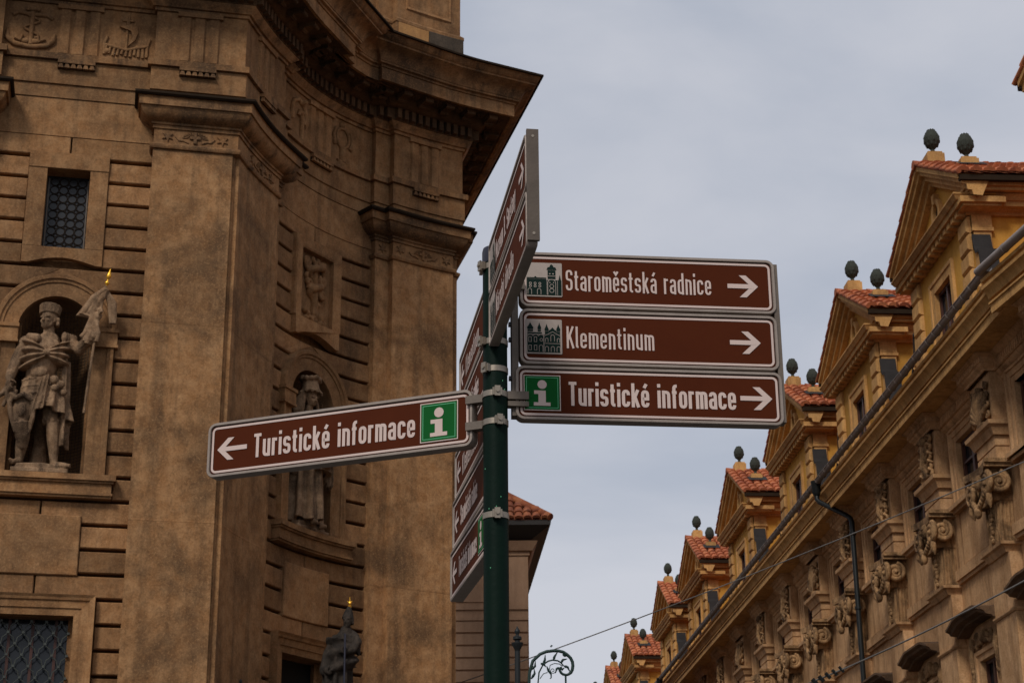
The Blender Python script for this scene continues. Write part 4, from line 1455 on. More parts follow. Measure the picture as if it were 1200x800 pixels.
# --- a dormer (local: x = t from its axis, y = o, z absolute)
def make_dormer():
    HW = 1.80
    m = MB()
    m.box((-HW, -4.5, 12.28), (HW, -0.12, 15.36))
    # front wall with window hole
    for (t0, t1, z0, z1) in ((-HW, -0.52, 12.28, 15.05), (0.52, HW, 12.28, 15.05), (-0.52, 0.52, 14.22, 15.05), (-0.52, 0.52, 12.28, 12.75)):
        lbox(m, t0, t1, -0.12, 0.0, z0, z1)
    d = m.build('dormer', M['ylw'], house)
    # tympanum
    m = MB()
    m.prism([(-2.2, 15.05), (2.2, 15.05), (0, 16.45)], lambda a, b, dd: (a, dd, b), -0.4, -0.06)
    m.build('tympanum', M['ylw'], d)
    # horizontal cornice with breaks at the sides
    m = MB()
    path = [(-HW - 0.02, -4.4), (-HW - 0.02, 0.02), (HW + 0.02, 0.02), (HW + 0.02, -4.4)]
    # clockwise path: outward normal (dy,-dx) on first leg (0,1)->(1,0) is inward; use negative offsets
    sweep(m, path, [(0.0, 14.78), (-0.05, 14.782), (-0.06, 14.84), (-0.10, 14.85), (-0.12, 14.88), (-0.24, 14.881), (-0.25, 14.97), (-0.28, 14.975), (-0.32, 15.04), (-0.34, 15.06), (-0.34, 15.09), (0.0, 15.10)])
    m.build('horizontal_cornice', M['trim'], d)
    # raking cornices
    for sg in (-1, 1):
        m = MB()
        pts = [(sg * 2.42, 15.40), (0.0, 17.06)]
        if sg > 0:
            pts = pts[::-1]
        # profile: (drop below rake line, projection)
        prof = [(0.0, -0.3), (0.0, 0.32), (0.09, 0.32), (0.10, 0.27), (0.17, 0.255), (0.18, 0.17), (0.27, 0.155), (0.28, 0.08), (0.36, 0.06), (0.37, -0.1)]
        nz = 2.36 / math.hypot(2.36, 1.27)
        vs = []
        for (tt, zz) in ((sg * 2.36, 15.365), (0.0, 16.63)):
            for (dr, pj) in prof:
                # ends cut vertically: shift straight down
                vs.append((tt, pj, zz - dr / nz))
        k = len(prof)
        m.add(vs, [(i, i + 1, k + i + 1, k + i) for i in range(k - 1)] + [tuple(range(k)), tuple(range(k, 2 * k))])
        m.build('raking_cornice', M['trim'], d)
        m = MB()
        t0, t1 = (1.80, 2.26) if sg > 0 else (-2.26, -1.80)
        lbox(m, t0, t1, -4.4, 0.10, 15.102, 15.17)
        t0, t1 = (1.80, 2.31) if sg > 0 else (-2.31, -1.80)
        lbox(m, t0, t1, -4.4, 0.14, 15.17, 15.235)
        m.build('eaves_cornice', M['trim'], d)
        # tiled slope
        m = MB()
        up = Vector((-sg * 2.42, 0, 1.30)).normalized()
        m.add([(sg * 2.42, 0.36, 15.35), (sg * 2.42, -4.6, 15.35), (0, -4.6, 16.65), (0, 0.36, 16.65)], [(0, 1, 2, 3)])
        m.box((min(sg * 2.42, sg * 2.33), -4.6, 15.22), (max(sg * 2.42, sg * 2.33), 0.30, 15.32), mi=1)
        tiles(m, (sg * 2.46, 0.36, 15.345), (0, -1, 0), up, 21, 8, l=0.34, seed=3 + sg)
        tl = m.build('roof_tiles', [M['tile'], M['capdark']], d, smooth=60)
        tl['kind'] = 'stuff'
        # verge boards along the rake edge
        m = MB()
        for j in range(8):
            f0, f1 = j / 8, (j + 1) / 8 + 0.02
            A_ = Vector((sg * 2.46, 0, 15.345)).lerp(Vector((0, 0, 16.67)), f0)
            B_ = Vector((sg * 2.46, 0, 15.315)).lerp(Vector((0, 0, 16.64)), f1)
            m.tube([(A_.x, 0.32, A_.z + 0.02), (B_.x, 0.32, B_.z + 0.02)], [0.05, 0.04], 8)
        vt = m.build('verge_tiles', M['tile'], d, smooth=60)
        vt['kind'] = 'stuff'
    m = MB()
    for k in range(14):
        m.tube([(0, 0.37 - k * 0.36, 16.65), (0, 0.37 - (k + 1) * 0.36 - 0.03, 16.63)], [0.10, 0.085], 8)
    rt = m.build('ridge_tiles', M['tile'], d, smooth=60)
    rt['kind'] = 'stuff'
    # dentils under the pediment
    dn = MB()
    lbox(dn, -0.065, 0.065, 0.0, 0.22, 14.77, 14.88)
    dnm = dn.mesh('dentil')
    dnm.materials.append(M['trim'])
    for k in range(15):
        link('dentil', dnm, d, (-1.75 + k * 0.25, 0.0, 0))
    # oculus in the tympanum
    m = MB()
    ov = [(0.16 * math.cos(a), 15.62 + 0.21 * math.sin(a)) for a in [2 * math.pi * i / 20 for i in range(20)]]
    sweep(m, ov, [(0, -0.06), (0.0, 0.02), (0.05, 0.04), (0.10, 0.02), (0.11, -0.06)], closed=True, fn=lambda a, b, o: (a, o, b))
    m.prism([(-0.05, 15.82), (0.05, 15.82), (0.08, 16.02), (-0.08, 16.02)], lambda a, b, dd: (a, dd, b), -0.06, 0.05)
    m.prism([(-0.20, 15.34), (0.20, 15.34), (0.16, 15.24), (-0.16, 15.24)], lambda a, b, dd: (a, dd, b), -0.06, 0.05)
    oc = m.build('oculus', M['trim'], d, smooth=50)
    m = MB()
    m.prism(ov, lambda a, b, dd: (a, dd, b), -0.059, -0.045)
    m.build('oculus_glass', M['dark'], d)
    # window
    m = MB()
    sweep(m, [(-0.50, 12.77), (-0.50, 14.20), (0.50, 14.20), (0.50, 12.77)], [(0, -0.11), (0, 0.03), (-0.16, 0.032), (-0.165, 0.055), (-0.23, 0.06), (-0.235, -0.01)], fn=lambda a, b, o: (a, o, b))
    lbox(m, -0.80, 0.80, -0.02, 0.14, 12.64, 12.765)
    m.build('window', M['trim'], d)
    m = MB()
    m.add([(-0.52, -0.105, 12.75), (0.52, -0.105, 12.75), (0.52, -0.105, 14.22), (-0.52, -0.105, 14.22)], [(0, 1, 2, 3)])
    m.build('pane', M['glass'], d)
    m = MB()
    for t0, t1, z0, z1 in ((-0.50, -0.43, 12.77, 14.2), (0.43, 0.50, 12.77, 14.2), (-0.035, 0.035, 12.77, 14.2), (-0.43, -0.035, 13.62, 13.68), (0.035, 0.43, 13.62, 13.68), (-0.43, -0.035, 14.14, 14.2), (0.035, 0.43, 14.14, 14.2)):
        lbox(m, t0, t1, -0.10, -0.06, z0, z1)
    m.build('window_frame', M['frame'], d)
    # quoined corner piers: one block each
    for sg in (-1, 1):
        for k in range(7):
            z0 = 12.46 + k * 0.33
            wide = 0.46
            m = MB()
            x0, x1 = sg * (HW + 0.05), sg * (HW - wide)
            e = 0.035
            # chamfered quoin
            t0, t1 = min(x0, x1), max(x0, x1)
            m.add([(t0, 0.0, z0), (t1, 0.0, z0), (t1, 0.0, z0 + 0.32), (t0, 0.0, z0 + 0.32),
                   (t0, 0.05, z0 + 0.01), (t1, 0.05, z0 + 0.01), (t1, 0.05, z0 + 0.31), (t0, 0.05, z0 + 0.31),
                   (t0 + e, 0.085, z0 + e + 0.01), (t1 - e, 0.085, z0 + e + 0.01), (t1 - e, 0.085, z0 + 0.31 - e), (t0 + e, 0.085, z0 + 0.31 - e)],
                  [(0, 1, 5, 4), (1, 2, 6, 5), (2, 3, 7, 6), (3, 0, 4, 7), (4, 5, 9, 8), (5, 6, 10, 9), (6, 7, 11, 10), (7, 4, 8, 11), (8, 9, 10, 11)])
            m.build('quoin', M['trim'], d)
        # side pilaster at the flank, with ressaut of the cornice above
        m = MB()
        t0, t1 = (HW, HW + 0.07) if sg > 0 else (-HW - 0.07, -HW)
        lbox(m, t0, t1, -0.36, -0.04, 12.3, 14.55)
        t0, t1 = (HW, HW + 0.10) if sg > 0 else (-HW - 0.10, -HW)
        lbox(m, t0, t1, -0.40, -0.01, 14.47, 14.54)
        t0, t1 = (HW, HW + 0.085) if sg > 0 else (-HW - 0.085, -HW)
        lbox(m, t0, t1, -0.38, -0.02, 14.55, 14.78)
        t0, t1 = (HW, HW + 0.42) if sg > 0 else (-HW - 0.42, -HW)
        lbox(m, t0, t1, -0.56, 0.26, 14.89, 15.00)
        t0, t1 = (HW, HW + 0.36) if sg > 0 else (-HW - 0.36, -HW)
        lbox(m, t0, t1, -0.50, 0.20, 14.84, 14.89)
        m.build('side_pilaster', M['trim'], d)
        # scroll buttress with lead capping
        prof = [(0.0, 14.38), (0.05, 14.12), (0.12, 14.02), (0.28, 13.99), (0.30, 13.80), (0.36, 13.55), (0.50, 13.38), (0.64, 13.2), (0.66, 12.3), (0.0, 12.3)]
        m = MB()
        m.prism([(sg * (HW + 0.07 + a), b) for a, b in prof], lambda a, b, dd: (a, dd, b), -0.30, -0.02)
        m.tube(spiral((sg * (HW + 0.34), 13.40), 0.16, 0.03, 1.5, 20, lambda a, b: (a, 0.0, b), 1.0, -sg), 0.03, 6)
        sc = m.build('scroll_buttress', M['trim'], d)
        m = MB()
        cp = prof[0:8]
        vs = []
        for dd in (-0.33, 0.01):
            for a, b in cp:
                vs.append((sg * (HW + 0.085 + a), dd, b + 0.02))
        for dd in (-0.33, 0.01):
            for a, b in cp:
                vs.append((sg * (HW + 0.06 + a), dd, b - 0.03))
        k = len(cp)
        m.add(vs, [(i, i + 1, k + i + 1, k + i) for i in range(k - 1)] + [(i, i + 1, 2 * k + i + 1, 2 * k + i) for i in range(k - 1)] + [(k + i, k + i + 1, 3 * k + i + 1, 3 * k + i) for i in range(k - 1)])
        m.build('lead_capping', M['lead'], d)
    # finials: ridge and near slope
    fp = [(0.055, 0.0), (0.05, 0.05), (0.035, 0.09), (0.075, 0.13), (0.13, 0.20), (0.155, 0.29), (0.145, 0.38), (0.105, 0.46), (0.05, 0.51), (0.012, 0.535)]
    for (tt, oo, zz) in ((0.0, -0.05, 16.69), (-1.24, -0.27, 15.98)):
        m = MB()
        lbox(m, tt - 0.17, tt + 0.17, oo - 0.17, oo + 0.17, zz - 0.12, zz + 0.16)
        lbox(m, tt - 0.14, tt + 0.14, oo - 0.14, oo + 0.14, zz + 0.16, zz + 0.205)
        m.build('finial_pedestal', M['trim'], d)
        m = MB()
        m.lathe(fp, (tt, oo, zz + 0.205), 16)
        for k in range(5):
            for q in range(9):
                a = 2 * math.pi * (q + 0.5 * (k % 2)) / 9
                r_ = (0.108, 0.134, 0.132, 0.108, 0.066)[k]
                m.ell((tt + r_ * math.cos(a), oo + r_ * math.sin(a), zz + 0.205 + 0.20 + 0.068 * k), (0.026, 0.026, 0.05), 6, 4)
        m.build('finial', M['urn'], d, smooth=60)
    # lead apron under the slope finial
    m = MB()
    m.add([(-1.60, -0.02, 15.86), (-1.60, -0.54, 15.86), (-1.40, -0.54, 15.98), (-1.40, -0.02, 15.98)], [(0, 1, 2, 3)])
    m.add([(-1.62, 0.0, 15.92), (-1.62, -0.55, 15.92), (-1.32, -0.55, 16.10), (-1.32, 0.0, 16.10)], [(0, 1, 2, 3)])
    m.build('lead_apron', M['lead'], d)
    return d
dormer = make_dormer()
DT = [30.8, 37.35, 43.95, 51.8, 60.05, 67.1]
dormer.location = (DT[0], 0, 0)
for t in DT[1:]:
    copy_tree(dormer, house, (t, 0, 0))
x, y = near(22.75, 0.0)
copy_tree(dormer, house, (x, y, 0), BEND)

# --- upper pilaster strip with carved panel, ledge, block, console capital, base, lower pilaster
def shell_mesh():
    m = MB()
    for k in range(9):
        a = R(90 + (k - 4) * 17)
        p0_ = (0.0, 0.39, 10.66)
        L_ = 0.52 - 0.02 * abs(k - 4)
        p1_ = (L_ * 0.62 * math.cos(a), 0.44, 10.70 + L_ * 0.7 * math.sin(a))
        p2_ = (L_ * 0.80 * math.cos(a), 0.40, 10.70 + L_ * 1.18 * math.sin(a))
        m.tube([p0_, p1_, p2_], [0.03, 0.055, 0.045], 7)
    for sg in (-1, 1):
        for k in range(4):
            m.tube(spiral((sg * 0.30, 10.75 + 0.17 * k), 0.07, 0.015, 1.4, 14, lambda a, b: (a, 0.39, b), 0.4 * k, sg), 0.026, 6)
    m.tube(spiral((0.02, 10.70), 0.12, 0.02, 1.6, 18, lambda a, b: (a, 0.40, b), 1.2), 0.04, 7)
    m.ell((0, 0.40, 10.64), (0.20, 0.05, 0.07), 9, 5)
    me = m.mesh('shell_carving', 60)
    me.materials.append(M['carv'])
    return me
def trophy_mesh(seed):
    rnd = random.Random(seed)
    m = MB()
    for k in range(5):
        z = 10.70 + 0.16 * k
        m.ell((rnd.uniform(-0.05, 0.05), 0.40, z), (0.13, 0.08, 0.10), 9, 6)
        for sg in (-1, 1):
            m.tube(spiral((sg * rnd.uniform(0.16, 0.24), z + rnd.uniform(-0.04, 0.04)), 0.085, 0.02, 1.2, 14, lambda a, b: (a, 0.40, b), rnd.uniform(0, 6), sg), 0.032, 6)
            m.tube([(sg * 0.1, 0.42, z), (sg * 0.22, 0.44, z + 0.08), (sg * 0.30, 0.39, z + 0.02)], [0.03, 0.035, 0.015], 6)
    m.ell((0, 0.43, 11.36), (0.10, 0.08, 0.10), 9, 6)
    m.tube([(-0.12, 0.42, 10.64), (0.05, 0.46, 10.9), (-0.04, 0.46, 11.1), (0.06, 0.43, 11.3)], [0.05, 0.06, 0.055, 0.05], 7)
    me = m.mesh('figure_carving', 60)
    me.materials.append(M['carv'])
    return me
carvings = [shell_mesh(), trophy_mesh(3), trophy_mesh(8), trophy_mesh(15)]

def console_mesh():
    m = MB()
    # curved abacus
    for (z0, z1, e) in ((9.80, 9.86, 0.50), (9.86, 9.93, 0.54)):
        poly = [(-e, 0.10), (-e, 0.62)] + [(-e + 2 * e * i / 8, 0.62 - 0.10 * math.sin(math.pi * i / 8)) for i in range(1, 8)] + [(e, 0.62), (e, 0.10)]
        m.prism(poly, lambda a, b, d: (a, b, d), z0, z1)
    # bell
    m.prism([(-0.34, 9.28), (0.34, 9.28), (0.38, 9.80), (-0.38, 9.80)], lambda a, b, d: (a, d, b), 0.10, 0.46)
    # four volutes: two on the front, one on each flank
    for sg in (-1, 1):
        f = lambda a, b: (a, 0.56 - 0.04 * abs(a), b)
        m.tube(spiral((sg * 0.36, 9.55), 0.185, 0.03, 2.2, 34, f, R(90 - sg * 20), -sg), [0.052] * 20 + [0.04] * 15, 7)
        m.ell((sg * 0.36, 0.57, 9.55), (0.05, 0.06, 0.05), 8, 5)
        f = lambda a, b: (sg * 0.46, a, b)
        m.tube(spiral((0.38, 9.55), 0.175, 0.03, 2.2, 34, f, R(100), 1), [0.05] * 20 + [0.038] * 15, 7)
        m.ell((sg * 0.47, 0.38, 9.55), (0.06, 0.05, 0.05), 8, 5)
        m.ell((sg * 0.36, 0.40, 9.55), (0.10, 0.14, 0.15), 9, 6)
        # hanging leaves
        m.tube([(sg * 0.40, 0.54, 9.38), (sg * 0.42, 0.55, 9.26), (sg * 0.38, 0.52, 9.14)], [0.05, 0.06, 0.015], 6)
    m.tube([(-0.38, 0.52, 9.80), (0.0, 0.50, 9.76), (0.38, 0.52, 9.80)], 0.04, 7)
    # mask and festoon
    m.ell((0, 0.54, 9.66), (0.11, 0.09, 0.14), 10, 7)
    m.ell((0, 0.63, 9.63), (0.03, 0.04, 0.05), 6, 5)
    m.ell((-0.05, 0.61, 9.69), (0.035, 0.025, 0.02), 6, 4)
    m.ell((0.05, 0.61, 9.69), (0.035, 0.025, 0.02), 6, 4)
    for k in range(13):
        f_ = k / 12
        x_ = -0.32 + 0.64 * f_
        z_ = 9.44 - 0.20 * math.sin(math.pi * f_)
        m.ell((x_, 0.56 + 0.03 * math.sin(math.pi * f_), z_), (0.05, 0.05, 0.055), 7, 5)
    m.ell((0, 0.60, 9.16), (0.08, 0.07, 0.11), 8, 6)
    me = m.mesh('console_capital', 60)
    me.materials.append(M['carv'])
    return me
cons = console_mesh()
def herm_mesh():
    m = MB()
    m.prism([(-0.27, 8.57), (0.27, 8.57), (0.33, 9.30), (-0.33, 9.30)], lambda a, b, d: (a, d, b), 0.10, 0.36)
    for k in range(6):
        x_ = -0.22 + 0.088 * k
        m.tube([(x_ * 0.95, 0.365, 8.60), (x_ * 1.18, 0.365, 9.26)], 0.026, 6)
    for k in range(4):
        for sg in (-1, 1):
            m.tube([(sg * 0.275, 0.16 + 0.06 * k, 8.60), (sg * 0.325, 0.16 + 0.06 * k, 9.26)], 0.022, 6)
    for k in range(7):
        m.ell((0.02 * math.sin(k * 2), 0.40, 8.68 + 0.07 * k), (0.035 + 0.006 * k, 0.04, 0.05), 7, 5)
    me = m.mesh('fluted_herm', 50)
    me.materials.append(M['carv'])
    return me
herm = herm_mesh()
def pil_mesh():
    m = MB()
    lbox(m, -0.50, 0.50, 0.0, 0.33, 10.575, 11.45)
    lbox(m, -0.48, 0.48, 0.0, 0.34, 9.93, 10.15)
    lbox(m, -0.46, 0.46, 0.0, 0.32, 10.15, 10.18)
    lbox(m, -0.48, 0.48, 0.0, 0.34, 10.18, 10.345)
    me = m.mesh('pilaster_strip')
    me.materials.append(M['fac'])
    return me
pilm = pil_mesh()
def ledge_mesh(e, o, z0, z1, name):
    m = MB()
    sweep(m, [(-e, 0.0), (-e, o), (e, o), (e, 0.0)], [(0.0, z0), (-0.04, z0 + 0.002), (-0.055, z0 + 0.04 * (z1 - z0) / 0.2), (-0.09, z0 + (z1 - z0) * 0.55), (-0.14, z0 + (z1 - z0) * 0.7), (-0.15, z1 - 0.002), (0.0, z1)])
    me = m.mesh(name)
    me.materials.append(M['fac'])
    return me
ledge1 = ledge_mesh(0.50, 0.33, 10.345, 10.575, 'ledge')
ledge2 = ledge_mesh(0.42, 0.30, 8.40, 8.56, 'base_ledge')
def resx():
    m = MB()
    path = [(-0.52, 0.0), (-0.52, 0.40), (0.52, 0.40), (0.52, 0.0)]
    sweep(m, path, [(0.0, 11.45), (-0.02, 11.452), (-0.03, 11.49), (-0.08, 11.53), (-0.10, 11.56), (-0.12, 11.565), (-0.12, 11.66), (-0.18, 11.695), (-0.20, 11.712), (0.0, 11.713)])
    for k in range(12):
        t0 = -0.575 + 0.1 * k
        lbox(m, t0, t0 + 0.05, 0.515, 0.537, 11.572, 11.655)
    me = m.mesh('bracket_block')
    me.materials.append(M['fac'])
    return me
resm = resx()
def low_mesh():
    m = MB()
    lbox(m, -0.50, 0.50, 0.0, 0.30, 7.50, 8.40)
    lbox(m, -0.50, 0.50, 0.0, 0.295, 4.0, 7.44)
    sweep(m, [(-0.50, 0.1), (-0.50, 0.30), (0.50, 0.30), (0.50, 0.1)], [(0.0, 7.441), (-0.015, 7.442), (-0.035, 7.47), (-0.035, 7.499), (0.0, 7.4995)])
    lbox(m, -0.56, 0.56, 0.0, 0.36, 0.0, 4.0)
    me = m.mesh('lower_pilaster')
    me.materials.append(M['fac'])
    return me
lowm = low_mesh()
for i, t in enumerate(PT):
    if t > T_END - 1:
        break
    p_ = link('pilaster', pilm, house, (t, 0, 0))
    cv = link('carving', carvings[[0, 1, 2, 3, 0, 2, 1][i % 7]], p_)
    cv.scale = (1.22, 1.0, 1.0)
    cv.location = (0, -0.02, 0)
    link('ledge', ledge1, p_)
    cc = link('console_capital', cons, p_)
    cc.scale = (1.12, 1.0, 1.0)
    cc.location = (0, -0.02, 0)
    hh = link('fluted_herm', herm, p_)
    hh.scale = (1.12, 1.0, 1.0)
    hh.location = (0, -0.03, 0)
    link('base_ledge', ledge2, p_)
    link('bracket_block', resm, p_)
    link('pilaster', lowm, house, (t, 0, 0))
x, y = near(24.9, 0.0)
p_ = link('pilaster', pilm, house, (x, y, 0), BEND)
for nm, me in (('carving', carvings[1]), ('ledge', ledge1), ('console_capital', cons), ('fluted_herm', herm), ('base_ledge', ledge2), ('bracket_block', resm)):
    link(nm, me, p_)
link('pilaster', lowm, house, (x, y, 0), BEND)

# --- windows, upper row
def upwin():
    m = MB()
    sweep(m, [(-0.62, UZ0 + 0.05), (-0.62, UZ1 - 0.06), (0.62, UZ1 - 0.06), (0.62, UZ0 + 0.05)],
          [(0, -0.28), (0, 0.125), (-0.10, 0.128), (-0.105, 0.15), (-0.20, 0.155), (-0.21, 0.185), (-0.25, 0.19), (-0.255, 0.09)], fn=lambda a, b, o: (a, o, b))
    lbox(m, -0.95, 0.95, 0.05, 0.26, UZ0 - 0.03, UZ0 + 0.045)
    lbox(m, -0.90, 0.90, 0.05, 0.20, UZ0 - 0.09, UZ0 - 0.03)
    a_ = m.mesh('window')
    a_.materials.append(M['fac'])
    m = MB()
    m.add([(-0.63, -0.03, UZ0), (0.63, -0.03, UZ0), (0.63, -0.03, UZ1), (-0.63, -0.03, UZ1)], [(0, 1, 2, 3)])
    b_ = m.mesh('pane')
    b_.materials.append(M['glass'])
    m = MB()
    z0, z1 = UZ0 + 0.05, UZ1 - 0.06
    for t0, t1, q0, q1 in ((-0.62, -0.53, z0, z1), (0.53, 0.62, z0, z1), (-0.05, 0.05, z0, z1), (-0.53, -0.05, z1 - 0.08, z1), (0.05, 0.53, z1 - 0.08, z1), (-0.53, -0.05, z0, z0 + 0.09), (0.05, 0.53, z0, z0 + 0.09), (-0.53, -0.05, 10.62, 10.66), (0.05, 0.53, 10.62, 10.66)):
        lbox(m, t0, t1, -0.025, 0.025, q0, q1)
    c_ = m.mesh('window_frame')
    c_.materials.append(M['frame'])
    m = MB()
    lbox(m, -0.72, 0.72, 0.10, 0.125, 8.86, 9.70)
    d_ = m.mesh('apron_panel')
    d_.materials.append(M['fac'])
    m = MB()
    lbox(m, -1.10, 1.10, 0.08, 0.20, 8.62, 8.80)
    lbox(m, -1.10, 1.10, 0.08, 0.16, 8.56, 8.62)
    e_ = m.mesh('string_course')
    e_.materials.append(M['fac'])
    return a_, b_, c_, d_, e_
A_, B_, C_, D_, E_ = upwin()
# --- lower row : hooded windows
def lowwin():
    m = MB()
    sweep(m, [(-0.42, 5.0), (-0.42, 7.08), (0.42, 7.08), (0.42, 5.0)], [(0, -0.25), (0, 0.13), (-0.10, 0.133), (-0.105, 0.16), (-0.17, 0.165), (-0.175, 0.09)], fn=lambda a, b, o: (a, o, b))
    a_ = m.mesh('window')
    a_.materials.append(M['fac'])
    m = MB()
    m.add([(-0.5, -0.02, LZ0), (0.5, -0.02, LZ0), (0.5, -0.02, LZ1), (-0.5, -0.02, LZ1)], [(0, 1, 2, 3)])
    b_ = m.mesh('pane')
    b_.materials.append(M['glass'])
    m = MB()   # curved hood
    K = 12
    pts = [(-1.0, 7.58), (-0.92, 7.59), (-0.56, 7.69), (-0.46, 7.70), (0.46, 7.70), (0.56, 7.69), (0.92, 7.59), (1.0, 7.58)]
    sweep(m, pts, [(0.0, 0.05), (0.0, 0.30), (-0.03, 0.31), (-0.05, 0.42), (-0.09, 0.44), (-0.12, 0.50), (-0.16, 0.50), (-0.17, 0.05)], fn=lambda a, b, o: (a, o, b))
    c_ = m.mesh('hood')
    c_.materials.append(M['hood'])
    m = MB()
    for sg in (-1, 1):
        m.tube(spiral((sg * 0.34, 7.42), 0.13, 0.02, 1.5, 18, lambda a, b: (a, 0.16, b), 0.5, sg), 0.036, 6)
        m.tube([(sg * 0.70, 0.15, 7.50), (sg * 0.66, 0.18, 7.2), (sg * 0.70, 0.15, 6.8), (sg * 0.64, 0.14, 6.5)], [0.05, 0.06, 0.045, 0.03], 6)
        for k in range(4):
            m.ell((sg * (0.12 + 0.13 * k), 0.16, 7.36 + 0.06 * math.sin(k * 2)), (0.06, 0.05, 0.05), 7, 5)
            m.ell((sg * 0.68, 0.17, 7.3 - 0.18 * k), (0.05, 0.05, 0.06), 7, 5)
    m.ell((0, 0.17, 7.46), (0.13, 0.08, 0.13), 9, 6)
    d_ = m.mesh('carving', 60)
    d_.materials.append(M['carv'])
    m = MB()
    for t0, t1, z0, z1 in ((-0.42, -0.36, 5, 7.08), (0.36, 0.42, 5, 7.08), (-0.03, 0.03, 5, 7.08), (-0.36, -0.03, 7.02, 7.08), (0.03, 0.36, 7.02, 7.08), (-0.36, -0.03, 6.3, 6.35), (0.03, 0.36, 6.3, 6.35)):
        lbox(m, t0, t1, -0.015, 0.03, z0, z1)
    e_ = m.mesh('window_frame')
    e_.materials.append(M['frame'])
    return a_, b_, c_, d_, e_
LWM = lowwin()
for t in WT:
    if t > T_END - 1 or t - 0.75 < TB:
        continue
    w_ = link('window', A_, house, (t, 0, 0))
    link('pane', B_, w_)
    link('window_frame', C_, w_)
    link('apron_panel', D_, hwall, (t, 0, 0))
    link('string_course', E_, hwall, (t, 0, 0))
    w_ = link('window', LWM[0], house, (t, 0, 0))
    link('pane', LWM[1], w_)
    link('hood', LWM[2], w_)
    link('carving', LWM[3], w_)
    link('window_frame', LWM[4], w_)
x, y = near(26.55, 0.0)
x, y = WT[0], 0.08
w_ = link('window', A_, house, (26.62, -0.02, 0), BEND * 0.5)
link('pane', B_, w_)
link('window_frame', C_, w_)
link('string_course', E_, hwall, (26.62, 0.0, 0), BEND * 0.5)
link('apron_panel', D_, hwall, (26.62, 0.0, 0), BEND * 0.5)
w_ = link('window', LWM[0], house, (26.62, -0.02, 0), BEND * 0.5)
for nm, me in (('pane', LWM[1]), ('hood', LWM[2]), ('carving', LWM[3]), ('window_frame', LWM[4])):
    link(nm, me, w_)

# --- downpipes
def downpipe(t):
    m = MB()
    m.tube([(t, 0.97, 12.30), (t, 0.97, 11.98), (t - 0.06, 0.93, 11.90), (t - 0.62, 0.50, 11.46), (t - 0.70, 0.44, 11.38), (t - 0.72, 0.42, 11.28), (t - 0.72, 0.42, 8.0), (t - 0.72, 0.42, 0.1)], 0.055, 10)
    dp = m.build('downpipe', M['iron'], house, smooth=40)
    m = MB()
    m.lathe([(0.065, 0.0), (0.10, 0.06), (0.11, 0.28), (0.12, 0.30), (0.12, 0.33)], (t, 0.97, 12.06), 12)
    m.build('hopper', M['iron'], dp, smooth=40)
    for z in (11.0, 9.4, 7.6):
        m = MB()
        m.lathe([(0.056, 0.0), (0.075, 0.005), (0.075, 0.06), (0.056, 0.065)], (t - 0.72, 0.42, z), 12)
        m.build('pipe_collar', M['iron'], dp)
downpipe(37.9)
downpipe(63.2)
for t in (31.6 + 1.5, 45.0 + 1.4, 53 + 1.4):
    pass

# ================================================================== FAR OCHRE HOUSE
far = empty('far_ochre_house', FN * (FDIST - 0.0) + FD * 71.05, math.atan2(FD.y, FD.x))
tag(far, 'distant lower ochre house with red tiled dormers past the end of the gutter, bottom centre', 'house')
m = MB()
m.add([(0, 0, 0), (45, 0, 0), (45, 0, 11.4), (0, 0, 11.4)], [(0, 1, 2, 3)])
m.add([(45, 0, 0), (45, -9, 0), (45, -9, 14), (45, 0, 11.4)], [(0, 1, 2, 3)])
m.build('wall', M['fac'], far)
m = MB()
hsweep(m, [(0, 0), (45, 0)], [(0.0, 10.9), (0.2, 10.92), (0.45, 11.1), (0.5, 11.35), (0.55, 11.4), (0.0, 11.5)])
m.build('cornice', M['trim'], far)
m = MB()
m.add([(0, 0.5, 11.45), (45, 0.5, 11.45), (45, -7.0, 17.0), (0, -7.0, 17.0)], [(0, 1, 2, 3)])
m.build('roof', M['tile'], far)
for t in (6.65, 14.4, 23.0, 32.0):
    copy_tree(dormer, far, (t, 0, 0.05))

# ================================================================== CREAM HOUSE (centre, behind the post)
mid = empty('cream_corner_house', (0.4, 50.0, 0))
tag(mid, 'cream rendered house with red tiled hip roof behind the green sign post', 'house')
MD = (FD.x, FD.y)
m = MB()
m.add([(-12, 0, 0), (0, 0, 0), (0, 0, 13.95), (-12, 0, 13.95)], [(0, 1, 2, 3)])
e1 = (MD[0] * 18, MD[1] * 18)
m.add([(0, 0, 0), (e1[0], e1[1], 0), (e1[0], e1[1], 13.95), (0, 0, 13.95)], [(0, 1, 2, 3)])
mw = m.build('wall', M['midwall'], mid)
m = MB()
for (z0, z1, o) in ((12.02, 12.14, 0.05), (11.72, 11.80, 0.045)):
    m.box((-12, -o, z0), (-0.002, 0.0, z1))
m.build('string_course', M['midwall'], mw)
